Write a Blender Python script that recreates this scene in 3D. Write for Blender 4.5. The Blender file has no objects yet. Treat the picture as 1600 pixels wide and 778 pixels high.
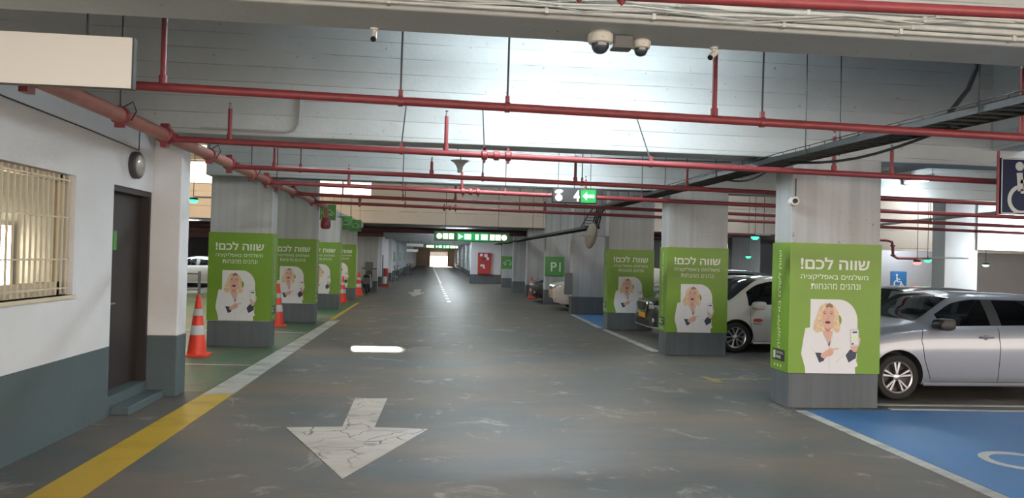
import bpy, bmesh, math, random
from mathutils import Vector, Matrix
random.seed(7)
SC = bpy.context.scene
COL = SC.collection
PI = math.pi

# ---------------------------------------------------------------- camera
CAM_H = 1.75
def camera_matrix(yaw, pitch, roll):
    F = Vector((math.sin(yaw)*math.cos(pitch), math.cos(yaw)*math.cos(pitch), math.sin(pitch)))
    R = Vector((math.cos(yaw), -math.sin(yaw), 0)); U = R.cross(F)
    c, s = math.cos(roll), math.sin(roll)
    R2 = c*R + s*U; U2 = -s*R + c*U
    m = Matrix((R2, U2, -F)).transposed().to_4x4()
    m.translation = Vector((0, 0, CAM_H))
    return m
cd = bpy.data.cameras.new('camera'); cam = bpy.data.objects.new('camera', cd); COL.objects.link(cam)
cd.sensor_width = 36.0; cd.lens = 36.0*1150/1600; cd.clip_start = 0.05; cd.clip_end = 500
cam.matrix_world = camera_matrix(0.101986, 0.01136, 0.026)
SC.camera = cam

# ---------------------------------------------------------------- sky, sun, exposure
W = bpy.data.worlds.new('sky'); SC.world = W; W.use_nodes = True
bg = W.node_tree.nodes['Background']
bg.inputs['Color'].default_value = (1.0, 0.84, 0.69, 1); bg.inputs['Strength'].default_value = 2.7
SC.view_settings.view_transform = 'Standard'; SC.view_settings.look = 'None'
SC.view_settings.gamma = 1.0; SC.view_settings.use_curve_mapping = False
SC.view_settings.exposure = 1.12
sd = bpy.data.lights.new('sun', 'SUN'); sun = bpy.data.objects.new('sun', sd); COL.objects.link(sun)
sd.energy = 14.0; sd.color = (1.0, 0.88, 0.70); sd.angle = math.radians(0.6)
SUN_DIR = Vector((2.2, -18.1, -4.6)).normalized()           # low sun shining down the aisle from the far end
sun.rotation_euler = SUN_DIR.to_track_quat('-Z', 'Y').to_euler()
try:
    SC.cycles.use_denoising = True; SC.cycles.max_bounces = 8; SC.cycles.diffuse_bounces = 5
    SC.cycles.glossy_bounces = 3; SC.cycles.transmission_bounces = 4; SC.cycles.transparent_max_bounces = 10
    SC.cycles.sample_clamp_indirect = 6.0; SC.cycles.caustics_reflective = False; SC.cycles.caustics_refractive = False
except Exception: pass
TUBE = 52.0                                                   # brightness of the fluorescent tubes
TUBE_COL = (0.86, 0.96, 1.0)

# ---------------------------------------------------------------- materials
MATS = {}
def nd(nt, kind, **kw):
    n = nt.nodes.new(kind)
    for k, v in kw.items():
        if hasattr(n, k): setattr(n, k, v)
        else: n.inputs[k].default_value = v
    return n
def mat(name, col, rough=0.6, metal=0.0, var=0.0, vscale=6.0, bump=0.0, bscale=60.0, spec=0.5, emit=None, estr=0.0, coat=0.0, alpha=1.0):
    if name in MATS: return MATS[name]
    m = bpy.data.materials.new(name); m.use_nodes = True; nt = m.node_tree; b = nt.nodes['Principled BSDF']
    b.inputs['Base Color'].default_value = (*col, 1); b.inputs['Roughness'].default_value = rough
    b.inputs['Metallic'].default_value = metal; b.inputs['Specular IOR Level'].default_value = spec
    b.inputs['Coat Weight'].default_value = coat; b.inputs['Coat Roughness'].default_value = 0.06
    if emit: b.inputs['Emission Color'].default_value = (*emit, 1); b.inputs['Emission Strength'].default_value = estr
    g = nd(nt, 'ShaderNodeNewGeometry')
    if var:
        n = nd(nt, 'ShaderNodeTexNoise', Scale=vscale, Detail=6.0, Roughness=0.65); nt.links.new(g.outputs['Position'], n.inputs['Vector'])
        r = nd(nt, 'ShaderNodeMapRange'); r.inputs['From Min'].default_value = 0.3; r.inputs['From Max'].default_value = 0.7
        r.inputs['To Min'].default_value = 1-var; r.inputs['To Max'].default_value = 1+var*0.5
        nt.links.new(n.outputs['Fac'], r.inputs['Value'])
        x = nd(nt, 'ShaderNodeMix', data_type='RGBA', blend_type='MULTIPLY'); x.inputs['Factor'].default_value = 1
        x.inputs['A'].default_value = (*col, 1); nt.links.new(r.outputs['Result'], x.inputs['B'])
        nt.links.new(x.outputs['Result'], b.inputs['Base Color'])
    if bump:
        n2 = nd(nt, 'ShaderNodeTexNoise', Scale=bscale, Detail=4.0); nt.links.new(g.outputs['Position'], n2.inputs['Vector'])
        bp = nd(nt, 'ShaderNodeBump', Strength=bump, Distance=0.01); nt.links.new(n2.outputs['Fac'], bp.inputs['Height'])
        nt.links.new(bp.outputs['Normal'], b.inputs['Normal'])
    if alpha < 1: b.inputs['Alpha'].default_value = alpha
    MATS[name] = m; return m

def concrete(name, col, boards=0.0, streak=0.0, pit=True, rough=0.75, spec=0.3, var=0.12):
    """painted concrete: blotches, pits, board marks of the formwork or drip streaks"""
    if name in MATS: return MATS[name]
    m = bpy.data.materials.new(name); m.use_nodes = True; nt = m.node_tree; b = nt.nodes['Principled BSDF']; L = nt.links.new
    b.inputs['Roughness'].default_value = rough; b.inputs['Specular IOR Level'].default_value = spec
    g = nd(nt, 'ShaderNodeNewGeometry'); sep = nd(nt, 'ShaderNodeSeparateXYZ'); L(g.outputs['Position'], sep.inputs[0])
    n = nd(nt, 'ShaderNodeTexNoise', Scale=0.9, Detail=8.0, Roughness=0.7); L(g.outputs['Position'], n.inputs['Vector'])
    r = nd(nt, 'ShaderNodeMapRange'); r.inputs[1].default_value = 0.3; r.inputs[2].default_value = 0.7; r.inputs[3].default_value = 1-var; r.inputs[4].default_value = 1.04
    L(n.outputs['Fac'], r.inputs[0])
    cur = r.outputs[0]; height = None
    def mul(a, bsock):
        x = nd(nt, 'ShaderNodeMath', operation='MULTIPLY'); L(a, x.inputs[0]); L(bsock, x.inputs[1]); return x.outputs[0]
    if boards:
        wv = nd(nt, 'ShaderNodeTexNoise', Scale=0.35, Detail=2.0); L(g.outputs['Position'], wv.inputs['Vector'])
        o = nd(nt, 'ShaderNodeMath', operation='MULTIPLY_ADD'); L(wv.outputs['Fac'], o.inputs[0]); o.inputs[1].default_value = 0.05; L(sep.outputs['Z'], o.inputs[2])
        d = nd(nt, 'ShaderNodeMath', operation='DIVIDE'); L(o.outputs[0], d.inputs[0]); d.inputs[1].default_value = boards
        fr = nd(nt, 'ShaderNodeMath', operation='FRACT'); L(d.outputs[0], fr.inputs[0])
        ln = nd(nt, 'ShaderNodeMapRange'); ln.inputs[1].default_value = 0.0; ln.inputs[2].default_value = 0.06; ln.inputs[3].default_value = 0.0; ln.inputs[4].default_value = 1.0; L(fr.outputs[0], ln.inputs[0])
        # each board a hair lighter or darker; the lines fade in and out
        fl = nd(nt, 'ShaderNodeMath', operation='FLOOR'); L(d.outputs[0], fl.inputs[0])
        wn = nd(nt, 'ShaderNodeTexWhiteNoise', noise_dimensions='1D'); L(fl.outputs[0], wn.inputs['W'])
        wr = nd(nt, 'ShaderNodeMapRange'); wr.inputs[3].default_value = 0.94; wr.inputs[4].default_value = 1.02; L(wn.outputs['Value'], wr.inputs[0])
        n3 = nd(nt, 'ShaderNodeTexNoise', Scale=1.7, Detail=3.0); L(g.outputs['Position'], n3.inputs['Vector'])
        mr = nd(nt, 'ShaderNodeMapRange'); mr.inputs[1].default_value = 0.42; mr.inputs[2].default_value = 0.6; mr.inputs[3].default_value = 1.0; mr.inputs[4].default_value = 0.62; L(n3.outputs['Fac'], mr.inputs[0])
        mx = nd(nt, 'ShaderNodeMath', operation='MAXIMUM'); L(ln.outputs[0], mx.inputs[0]); L(mr.outputs[0], mx.inputs[1])
        cur = mul(mul(cur, mx.outputs[0]), wr.outputs[0]); height = ln.outputs[0]
    if streak:
        mp = nd(nt, 'ShaderNodeMapping'); mp.inputs['Scale'].default_value = (9, 9, 0.25); L(g.outputs['Position'], mp.inputs[0])
        ns = nd(nt, 'ShaderNodeTexNoise', Scale=1.0, Detail=5.0); L(mp.outputs[0], ns.inputs['Vector'])
        sr = nd(nt, 'ShaderNodeMapRange'); sr.inputs[1].default_value = 0.35; sr.inputs[2].default_value = 0.6; sr.inputs[3].default_value = 1-streak; sr.inputs[4].default_value = 1.0; L(ns.outputs['Fac'], sr.inputs[0])
        cur = mul(cur, sr.outputs[0])
    if pit:
        np_ = nd(nt, 'ShaderNodeTexNoise', Scale=16.0, Detail=3.0); L(g.outputs['Position'], np_.inputs['Vector'])
        pr = nd(nt, 'ShaderNodeMapRange'); pr.inputs[1].default_value = 0.70; pr.inputs[2].default_value = 0.74; pr.inputs[3].default_value = 1.0; pr.inputs[4].default_value = 0.6; L(np_.outputs['Fac'], pr.inputs[0])
        cur = mul(cur, pr.outputs[0])
    x = nd(nt, 'ShaderNodeMix', data_type='RGBA', blend_type='MULTIPLY'); x.inputs['Factor'].default_value = 1; x.inputs['A'].default_value = (*col, 1)
    L(cur, x.inputs['B']); L(x.outputs['Result'], b.inputs['Base Color'])
    bp = nd(nt, 'ShaderNodeBump', Strength=0.35, Distance=0.01)
    nb = nd(nt, 'ShaderNodeTexNoise', Scale=25.0, Detail=5.0); L(g.outputs['Position'], nb.inputs['Vector'])
    if height is not None:
        ad = nd(nt, 'ShaderNodeMath', operation='ADD'); L(nb.outputs['Fac'], ad.inputs[0]); L(height, ad.inputs[1]); L(ad.outputs[0], bp.inputs['Height'])
    else: L(nb.outputs['Fac'], bp.inputs['Height'])
    L(bp.outputs['Normal'], b.inputs['Normal'])
    MATS[name] = m; return m

def floor_paint(name, base, worn, wear_lo, wear_hi, rough=0.42, stretch=(0.35, 0.9, 1), scale=1.6, speck=(0.36, 0.34, 0.30), specklo=0.62, spec=0.4, cracks=0.0):
    """worn floor coating: tyre-dulled blotches, scuffs showing paler concrete"""
    if name in MATS: return MATS[name]
    m = bpy.data.materials.new(name); m.use_nodes = True; nt = m.node_tree; b = nt.nodes['Principled BSDF']; L = nt.links.new
    b.inputs['Specular IOR Level'].default_value = spec
    g = nd(nt, 'ShaderNodeNewGeometry'); mp = nd(nt, 'ShaderNodeMapping'); mp.inputs['Scale'].default_value = stretch; L(g.outputs['Position'], mp.inputs[0])
    n1 = nd(nt, 'ShaderNodeTexNoise', Scale=scale, Detail=9.0, Roughness=0.68); L(mp.outputs[0], n1.inputs['Vector'])
    r1 = nd(nt, 'ShaderNodeMapRange'); r1.inputs[1].default_value = wear_lo; r1.inputs[2].default_value = wear_hi; L(n1.outputs['Fac'], r1.inputs[0])
    m1 = nd(nt, 'ShaderNodeMix', data_type='RGBA'); L(r1.outputs[0], m1.inputs['Factor']); m1.inputs['A'].default_value = (*base, 1); m1.inputs['B'].default_value = (*worn, 1)
    n2 = nd(nt, 'ShaderNodeTexNoise', Scale=1.5, Detail=11.0, Roughness=0.74, Distortion=0.8); L(g.outputs['Position'], n2.inputs['Vector'])
    r2 = nd(nt, 'ShaderNodeMapRange'); r2.inputs[1].default_value = specklo; r2.inputs[2].default_value = specklo+0.1; r2.inputs[4].default_value = 0.75; L(n2.outputs['Fac'], r2.inputs[0])
    m2 = nd(nt, 'ShaderNodeMix', data_type='RGBA'); L(r2.outputs[0], m2.inputs['Factor']); L(m1.outputs['Result'], m2.inputs['A']); m2.inputs['B'].default_value = (*speck, 1)
    last = m2.outputs['Result']
    if cracks:
        nw = nd(nt, 'ShaderNodeTexNoise', Scale=3.0, Detail=3.0); L(g.outputs['Position'], nw.inputs['Vector'])
        mv = nd(nt, 'ShaderNodeVectorMath', operation='MULTIPLY_ADD'); L(nw.outputs['Color'], mv.inputs[0]); mv.inputs[1].default_value = (0.25, 0.35, 0.0); L(g.outputs['Position'], mv.inputs[2])
        vo = nd(nt, 'ShaderNodeTexVoronoi', feature='DISTANCE_TO_EDGE', Scale=cracks); L(mv.outputs[0], vo.inputs['Vector'])
        cr = nd(nt, 'ShaderNodeMapRange'); cr.inputs[1].default_value = 0.012; cr.inputs[2].default_value = 0.028; cr.inputs[3].default_value = 1.0; cr.inputs[4].default_value = 0.0; L(vo.outputs['Distance'], cr.inputs[0])
        nm = nd(nt, 'ShaderNodeTexNoise', Scale=1.3, Detail=2.0); L(g.outputs['Position'], nm.inputs['Vector'])
        mk = nd(nt, 'ShaderNodeMapRange'); mk.inputs[1].default_value = 0.42; mk.inputs[2].default_value = 0.55; L(nm.outputs['Fac'], mk.inputs[0])
        mm = nd(nt, 'ShaderNodeMath', operation='MULTIPLY'); L(cr.outputs[0], mm.inputs[0]); L(mk.outputs[0], mm.inputs[1])
        m3 = nd(nt, 'ShaderNodeMix', data_type='RGBA'); L(mm.outputs[0], m3.inputs['Factor']); L(last, m3.inputs['A']); m3.inputs['B'].default_value = (0.09, 0.085, 0.08, 1); last = m3.outputs['Result']
    L(last, b.inputs['Base Color'])
    rr = nd(nt, 'ShaderNodeMapRange'); rr.inputs[3].default_value = rough-0.08; rr.inputs[4].default_value = rough+0.16; L(n1.outputs['Fac'], rr.inputs[0]); L(rr.outputs[0], b.inputs['Roughness'])
    n4 = nd(nt, 'ShaderNodeTexNoise', Scale=70.0, Detail=3.0); L(g.outputs['Position'], n4.inputs['Vector'])
    bp = nd(nt, 'ShaderNodeBump', Strength=0.12, Distance=0.004); L(n4.outputs['Fac'], bp.inputs['Height']); L(bp.outputs['Normal'], b.inputs['Normal'])
    MATS[name] = m; return m

def emissive(name, col, strength):
    if name in MATS: return MATS[name]
    m = bpy.data.materials.new(name); m.use_nodes = True; nt = m.node_tree; nt.nodes.clear()
    e = nd(nt, 'ShaderNodeEmission'); e.inputs[0].default_value = (*col, 1); e.inputs[1].default_value = strength
    o = nd(nt, 'ShaderNodeOutputMaterial'); nt.links.new(e.outputs[0], o.inputs[0]); MATS[name] = m; return m
def glassy(name, tint, clear=0.6, rough=0.03):
    """tinted glass: clear share passes straight through, the surface mirrors by Fresnel"""
    if name in MATS: return MATS[name]
    m = bpy.data.materials.new(name); m.use_nodes = True; nt = m.node_tree; nt.nodes.clear(); L = nt.links.new
    t = nd(nt, 'ShaderNodeBsdfTransparent'); t.inputs[0].default_value = (*[c*clear for c in tint], 1)
    gl = nd(nt, 'ShaderNodeBsdfGlossy'); gl.inputs['Roughness'].default_value = rough
    lw = nd(nt, 'ShaderNodeLayerWeight'); lw.inputs[0].default_value = 0.5          # Schlick: 4 % head on, mirror-like at grazing
    pw = nd(nt, 'ShaderNodeMath', operation='POWER'); L(lw.outputs['Facing'], pw.inputs[0]); pw.inputs[1].default_value = 5.0
    fr = nd(nt, 'ShaderNodeMath', operation='MULTIPLY_ADD'); L(pw.outputs[0], fr.inputs[0]); fr.inputs[1].default_value = 0.95; fr.inputs[2].default_value = 0.05
    mx = nd(nt, 'ShaderNodeMixShader'); L(fr.outputs[0], mx.inputs[0]); L(t.outputs[0], mx.inputs[1]); L(gl.outputs[0], mx.inputs[2])
    o = nd(nt, 'ShaderNodeOutputMaterial'); L(mx.outputs[0], o.inputs[0]); MATS[name] = m; return m
def frosted(name, col):
    if name in MATS: return MATS[name]
    m = bpy.data.materials.new(name); m.use_nodes = True; nt = m.node_tree; nt.nodes.clear(); L = nt.links.new
    t = nd(nt, 'ShaderNodeBsdfTranslucent'); t.inputs[0].default_value = (*col, 1)
    d = nd(nt, 'ShaderNodeBsdfDiffuse'); d.inputs[0].default_value = (*col, 1)
    mx = nd(nt, 'ShaderNodeMixShader'); mx.inputs[0].default_value = 0.25; L(t.outputs[0], mx.inputs[1]); L(d.outputs[0], mx.inputs[2])
    o = nd(nt, 'ShaderNodeOutputMaterial'); L(mx.outputs[0], o.inputs[0]); MATS[name] = m; return m

M_BEAM = concrete('beam paint', (0.50, 0.535, 0.54), boards=0.185)
M_WHITE = concrete('white wall paint', (0.66, 0.68, 0.71), pit=False, var=0.07)
M_PILLAR = concrete('pillar concrete', (0.46, 0.475, 0.48), streak=0.16)
M_CREAM = concrete('cream wall paint', (0.80, 0.68, 0.58), boards=0.6, var=0.06)
M_SLAB = concrete('slab concrete', (0.36, 0.375, 0.385))
M_GREYWALL = concrete('grey wall paint', (0.48, 0.48, 0.51), pit=False)
M_BASE = concrete('grey base paint', (0.115, 0.13, 0.14), streak=0.15, pit=False, rough=0.6)
M_BOOTHBASE = concrete('booth base paint', (0.085, 0.115, 0.125), pit=False, rough=0.55, var=0.1)
M_FLOOR = floor_paint('floor coating', (0.072, 0.082, 0.084), (0.158, 0.124, 0.098), 0.40, 0.64, rough=0.5, scale=0.7, stretch=(0.45, 1.0, 1), speck=(0.32, 0.29, 0.255), specklo=0.565)
M_GREENF = floor_paint('green bay paint', (0.035, 0.115, 0.065), (0.19, 0.155, 0.115), 0.47, 0.66, scale=1.1, stretch=(0.8, 0.5, 1))
M_BLUEF = floor_paint('blue bay paint', (0.035, 0.14, 0.34), (0.05, 0.19, 0.42), 0.3, 0.8, specklo=0.70, speck=(0.14, 0.22, 0.32))
M_LINE = floor_paint('white line paint', (0.46, 0.46, 0.43), (0.24, 0.23, 0.21), 0.48, 0.68, scale=3.0, speck=(0.16, 0.155, 0.145), specklo=0.60)
M_YELLOW = floor_paint('yellow line paint', (0.47, 0.30, 0.018), (0.30, 0.20, 0.03), 0.5, 0.75, scale=2.5, speck=(0.15, 0.13, 0.09), specklo=0.64)
M_ARROW = floor_paint('arrow paint', (0.46, 0.415, 0.37), (0.32, 0.285, 0.25), 0.42, 0.7, cracks=3.2, scale=2.2, speck=(0.14, 0.13, 0.12), specklo=0.615)
M_RED = mat('red pipe paint', (0.24, 0.040, 0.048), 0.42, var=0.18, vscale=9)
M_MAROON = mat('maroon duct paint', (0.12, 0.045, 0.05), 0.55, var=0.2, vscale=4)
M_PIPEBIG = mat('faded red pipe paint', (0.36, 0.15, 0.12), 0.42, var=0.25, vscale=5)
M_STEEL = mat('galvanised steel', (0.32, 0.33, 0.34), 0.45, 0.7)
M_ROD = mat('dark steel rod', (0.06, 0.065, 0.07), 0.5, 0.5)
M_TRAY = mat('dark tray steel', (0.022, 0.027, 0.028), 0.6, 0.1, var=0.3, vscale=12)
M_CABLE = mat('black cable', (0.012, 0.013, 0.015), 0.5)
M_CABLEW = mat('white painted cable', (0.60, 0.62, 0.60), 0.6, var=0.15, vscale=10)
M_CONDUIT = mat('grey conduit', (0.34, 0.35, 0.35), 0.5)
M_GREEN = mat('poster green vinyl', (0.148, 0.288, 0.020), 0.42, var=0.08, vscale=1.5)
M_SIGNGREEN = mat('sign green', (0.07, 0.27, 0.055), 0.45)
M_SIGNBLUE = mat('sign blue', (0.02, 0.16, 0.42), 0.45)
M_NAVY = mat('navy sign', (0.007, 0.014, 0.05), 0.55, spec=0.2)
M_PRINTW = mat('print white', (0.68, 0.69, 0.71), 0.45)
M_PRINTW2 = mat('print white shade', (0.55, 0.56, 0.60), 0.45)
M_PRINTTXT = mat('print lettering white', (0.70, 0.72, 0.68), 0.45)
M_SIDETXT = mat('print pale green lettering', (0.66, 0.74, 0.48), 0.45)
M_HAIR = mat('print hair blond', (0.70, 0.53, 0.34), 0.5, var=0.35, vscale=30)
M_HAIRD = mat('print hair root', (0.22, 0.14, 0.09), 0.5)
M_SKIN = mat('print skin', (0.62, 0.37, 0.29), 0.5)
M_SKIND = mat('print skin shade', (0.44, 0.22, 0.17), 0.5)
M_MOUTH = mat('print mouth', (0.12, 0.015, 0.02), 0.5)
M_CUFF = mat('print navy cuff', (0.03, 0.035, 0.075), 0.5)
M_BLACK = mat('black plastic', (0.012, 0.012, 0.013), 0.45)
M_DARK = mat('dark grey plastic', (0.05, 0.052, 0.055), 0.5)
M_GREY = mat('grey metal', (0.16, 0.17, 0.175), 0.5, 0.2)
M_OFFW = mat('off white plastic', (0.66, 0.66, 0.62), 0.4)
M_LBOX = mat('white sign face', (0.86, 0.86, 0.83), 0.45)
M_CONE = mat('cone orange', (0.78, 0.055, 0.028), 0.45)
M_BAND = mat('cone reflective band', (0.52, 0.53, 0.54), 0.35)
M_DOOR = mat('brown door paint', (0.028, 0.022, 0.022), 0.5, var=0.2, vscale=3)
M_BARS = mat('cream grille paint', (0.62, 0.55, 0.42), 0.45)
M_TYRE = mat('tyre rubber', (0.014, 0.014, 0.015), 0.8)
M_RIM = mat('alloy rim', (0.52, 0.53, 0.55), 0.28, 0.85)
M_RIMD = mat('dark rim', (0.05, 0.05, 0.055), 0.35, 0.6)
M_SEAM = mat('panel gap', (0.02, 0.02, 0.022), 0.7)
M_CABIN = mat('cabin trim', (0.045, 0.045, 0.05), 0.8)
M_CHROME = mat('chrome', (0.75, 0.76, 0.78), 0.12, 1.0)
M_PLATE = mat('yellow plate', (0.85, 0.36, 0.02), 0.4)
M_LAMPL = mat('headlamp lens', (0.62, 0.60, 0.55), 0.08, 0.5, coat=1.0)
M_CARGLASS = glassy('car glass', (0.72, 0.80, 0.82), 0.55)
M_PANE = glassy('booth pane', (0.95, 0.93, 0.85), 0.85)
M_TUBE = emissive('fluorescent tube', TUBE_COL, TUBE)
M_TUBEW = emissive('booth tube', (1.0, 0.90, 0.70), 34.0)
M_FROST = frosted('frosted pane', (0.85, 0.82, 0.76))
M_LEDG = emissive('green led', (0.02, 0.85, 0.22), 4.0)
M_LEDGW = emissive('pale green led', (0.45, 1.0, 0.62), 1.0)
M_LEDW = emissive('white led', (0.95, 1.0, 0.97), 1.1)
M_LEDY = emissive('pale led symbol', (0.85, 1.0, 0.62), 0.8)
M_LEDR = emissive('red led', (1.0, 0.08, 0.07), 3.5)
M_LITEGREEN = mat('lit green panel', (0.02, 0.25, 0.06), 0.4, emit=(0.0, 0.40, 0.08), estr=0.25)
M_REDBOX = mat('fire red', (0.42, 0.03, 0.03), 0.4)
def paint(name, col, metal=0.0, rough=0.3): return mat(name, col, rough, metal, coat=0.9)
P_SILVER = paint('silver car paint', (0.25, 0.275, 0.33), 0.45, 0.36)
P_WHITE = paint('white car paint', (0.66, 0.66, 0.64))
P_BLACK = paint('black car paint', (0.018, 0.018, 0.02))
P_PEARL = paint('pearl car paint', (0.70, 0.62, 0.56))
P_GREYCAR = paint('grey car paint', (0.10, 0.11, 0.13), 0.4)

# ---------------------------------------------------------------- mesh helpers
class MB:
    def __init__(s): s.v = []; s.f = []
    def add(s, v, f):
        o = len(s.v); s.v += [tuple(p) for p in v]; s.f += [tuple(i+o for i in q) for q in f]; return s
    def box(s, x0, x1, y0, y1, z0, z1):
        v = [(x, y, z) for z in (z0, z1) for y in (y0, y1) for x in (x0, x1)]
        return s.add(v, [(0,2,3,1), (4,5,7,6), (0,1,5,4), (2,6,7,3), (0,4,6,2), (1,3,7,5)])
    def tube(s, path, r, n=8, cap=True, closed=False):
        P = [Vector(p) for p in path]; rs = r if isinstance(r, (list, tuple)) else [r]*len(P)
        up = None; v = []; f = []
        for i, p in enumerate(P):
            a = P[i-1] if (i or closed) else P[i]; b = P[(i+1) % len(P)] if (i < len(P)-1 or closed) else P[i]
            t = (b-a)
            t = t.normalized() if t.length > 1e-9 else Vector((0,0,1))
            if up is None:
                up = Vector((0,0,1)) if abs(t.z) < 0.9 else Vector((1,0,0))
            u = (up - t*up.dot(t)); u = u.normalized() if u.length > 1e-6 else t.orthogonal().normalized(); w = t.cross(u); up = u
            for k in range(n):
                q = 2*PI*k/n; v.append(p + (u*math.cos(q)+w*math.sin(q))*rs[i])
        m = len(P)
        for i in range(m if closed else m-1):
            j = (i+1) % m
            for k in range(n): f.append((i*n+k, i*n+(k+1) % n, j*n+(k+1) % n, j*n+k))
        if cap and not closed: f.append(tuple(reversed(range(n)))); f.append(tuple(range((m-1)*n, m*n)))
        return s.add(v, f)
    def cyl(s, a, b, r, n=12, r2=None): return s.tube([a, b], [r, r if r2 is None else r2], n)
    def lathe(s, prof, n=20, c=(0,0,0), axis='z'):
        v = []; f = []; m = len(prof)
        for k in range(n):
            q = 2*PI*k/n; cc, ss = math.cos(q), math.sin(q)
            for r, h in prof:
                p = (r*cc, r*ss, h) if axis == 'z' else ((r*cc, h, r*ss) if axis == 'y' else (h, r*cc, r*ss))
                v.append((p[0]+c[0], p[1]+c[1], p[2]+c[2]))
        for k in range(n):
            k2 = (k+1) % n
            for i in range(m-1): f.append((k*m+i, k2*m+i, k2*m+i+1, k*m+i+1))
        for i, rev in ((0, True), (m-1, False)):
            if prof[i][0] > 1e-4:
                l = [k*m+i for k in range(n)]; f.append(tuple(reversed(l)) if rev else tuple(l))
        return s.add(v, f)
    def prism(s, poly, fn, t):
        """poly of (u, v), fn(u, v, w) -> xyz, extruded w = 0..t"""
        n = len(poly); v = [fn(a, b, 0) for a, b in poly] + [fn(a, b, t) for a, b in poly]
        f = [tuple(reversed(range(n))), tuple(range(n, 2*n))] + [(i, (i+1) % n, n+(i+1) % n, n+i) for i in range(n)]
        return s.add(v, f)
    def xform(s, M): s.v = [tuple(M @ Vector(p)) for p in s.v]; return s
    def mesh(s, name, material, smooth=False, bevel=0.0, seg=2, fixn=True):
        me = bpy.data.meshes.new(name); me.from_pydata(s.v, [], s.f)
        if fixn or bevel:
            bm = bmesh.new(); bm.from_mesh(me)
            bmesh.ops.recalc_face_normals(bm, faces=bm.faces)
            if bevel:
                es = [e for e in bm.edges if len(e.link_faces) == 2 and e.calc_face_angle(0) > 0.5]
                bmesh.ops.bevel(bm, geom=es, offset=bevel, segments=seg, affect='EDGES', profile=0.5, clamp_overlap=True)
            bm.to_mesh(me); bm.free()
        if material: me.materials.append(material)
        if smooth:
            for p in me.polygons: p.use_smooth = True
            if hasattr(me, 'set_sharp_from_angle'): me.set_sharp_from_angle(angle=math.radians(35))
        me.update(); return me
    def build(s, name, material, parent=None, smooth=False, bevel=0.0, **kw):
        return link(name, s.mesh(name, material, smooth, bevel, **kw), parent)
def link(name, me, parent=None):
    o = bpy.data.objects.new(name, me); COL.objects.link(o)
    if parent is not None: o.parent = parent
    return o
def tag(o, label, cat, group=None):
    o['label'] = label; o['category'] = cat
    if group: o['group'] = group
    return o
def struct(o, label=None):
    o['kind'] = 'structure'
    if label: o['label'] = label
    return o
def thing(name, label, cat, loc=(0,0,0), rz=0.0, group=None):
    o = bpy.data.objects.new(name, None); COL.objects.link(o); o.empty_display_size = 0.2
    o.location = loc; o.rotation_euler = (0, 0, rz); return tag(o, label, cat, group)
def copy_tree(o, parent=None):
    c = o.copy(); COL.objects.link(c)
    if parent is not None: c.parent = parent
    for ch in list(o.children): copy_tree(ch, c)
    return c
def box(name, m, x0, x1, y0, y1, z0, z1, parent=None, bevel=0.0): return MB().box(x0, x1, y0, y1, z0, z1).build(name, m, parent, bevel=bevel)
def stroke(path, w):
    """outline polygon of a thick 2D polyline"""
    L, R = [], []
    for i, p in enumerate(path):
        a = path[max(i-1, 0)]; b = path[min(i+1, len(path)-1)]
        dx, dy = b[0]-a[0], b[1]-a[1]; l = math.hypot(dx, dy) or 1; nx, ny = -dy/l*w/2, dx/l*w/2
        L.append((p[0]+nx, p[1]+ny)); R.append((p[0]-nx, p[1]-ny))
    return L + R[::-1]
def arc(cx, cy, r, a0, a1, n=16, ry=None):
    return [(cx+r*math.cos(math.radians(a0+(a1-a0)*i/n)), cy+(ry or r)*math.sin(math.radians(a0+(a1-a0)*i/n))) for i in range(n+1)]
def smooth_poly(pts, k=4):
    """closed Catmull-Rom through the points"""
    out = []; n = len(pts)
    for i in range(n):
        p0, p1, p2, p3 = pts[i-1], pts[i], pts[(i+1) % n], pts[(i+2) % n]
        for j in range(k):
            t = j/k
            out.append(tuple(0.5*(2*p1[d]+(p2[d]-p0[d])*t+(2*p0[d]-5*p1[d]+4*p2[d]-p3[d])*t*t+(3*p1[d]-p0[d]-3*p2[d]+p3[d])*t**3) for d in (0, 1)))
    return out
_TX = {}
def text_geo(s, bold=0.0):
    """flat letter outlines of a string, height of a capital about 0.7, centred on x"""
    if (s, bold) in _TX: return _TX[(s, bold)]
    c = bpy.data.curves.new('lettering', 'FONT'); c.body = s; c.offset = bold; c.resolution_u = 3; c.align_x = 'CENTER'
    o = bpy.data.objects.new('lettering', c); COL.objects.link(o); bpy.context.view_layer.update()
    me = bpy.data.meshes.new_from_object(o.evaluated_get(bpy.context.evaluated_depsgraph_get()))
    v = [tuple(p.co) for p in me.vertices]; f = [tuple(p.vertices) for p in me.polygons]
    bpy.data.objects.remove(o); bpy.data.curves.remove(c); bpy.data.meshes.remove(me)
    xs = [p[0] for p in v]; ys = [p[1] for p in v]; cx = (min(xs)+max(xs))/2
    v = [(p[0]-cx, p[1]-min(ys)) for p in v]
    _TX[(s, bold)] = (v, f, max(xs)-min(xs), max(ys)-min(ys)); return _TX[(s, bold)]
def text(mb, s, fn, cu, cv, width=None, height=None, rot=0, bold=0.0):
    """letters into mb: fn(u, v) -> xyz; (cu, cv) is the centre; width or height in metres"""
    v, f, w, h = text_geo(s, bold); k = (width/w) if width else height/h
    ky = height/h if (height and width) else k
    c, sn = math.cos(rot), math.sin(rot); P = []
    for x, y in v:
        x, y = x*k, (y-h/2)*ky
        P.append(fn(cu + x*c - y*sn, cv + x*sn + y*c))
    return mb.add(P, f)
HEB = lambda s: s[::-1]
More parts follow.
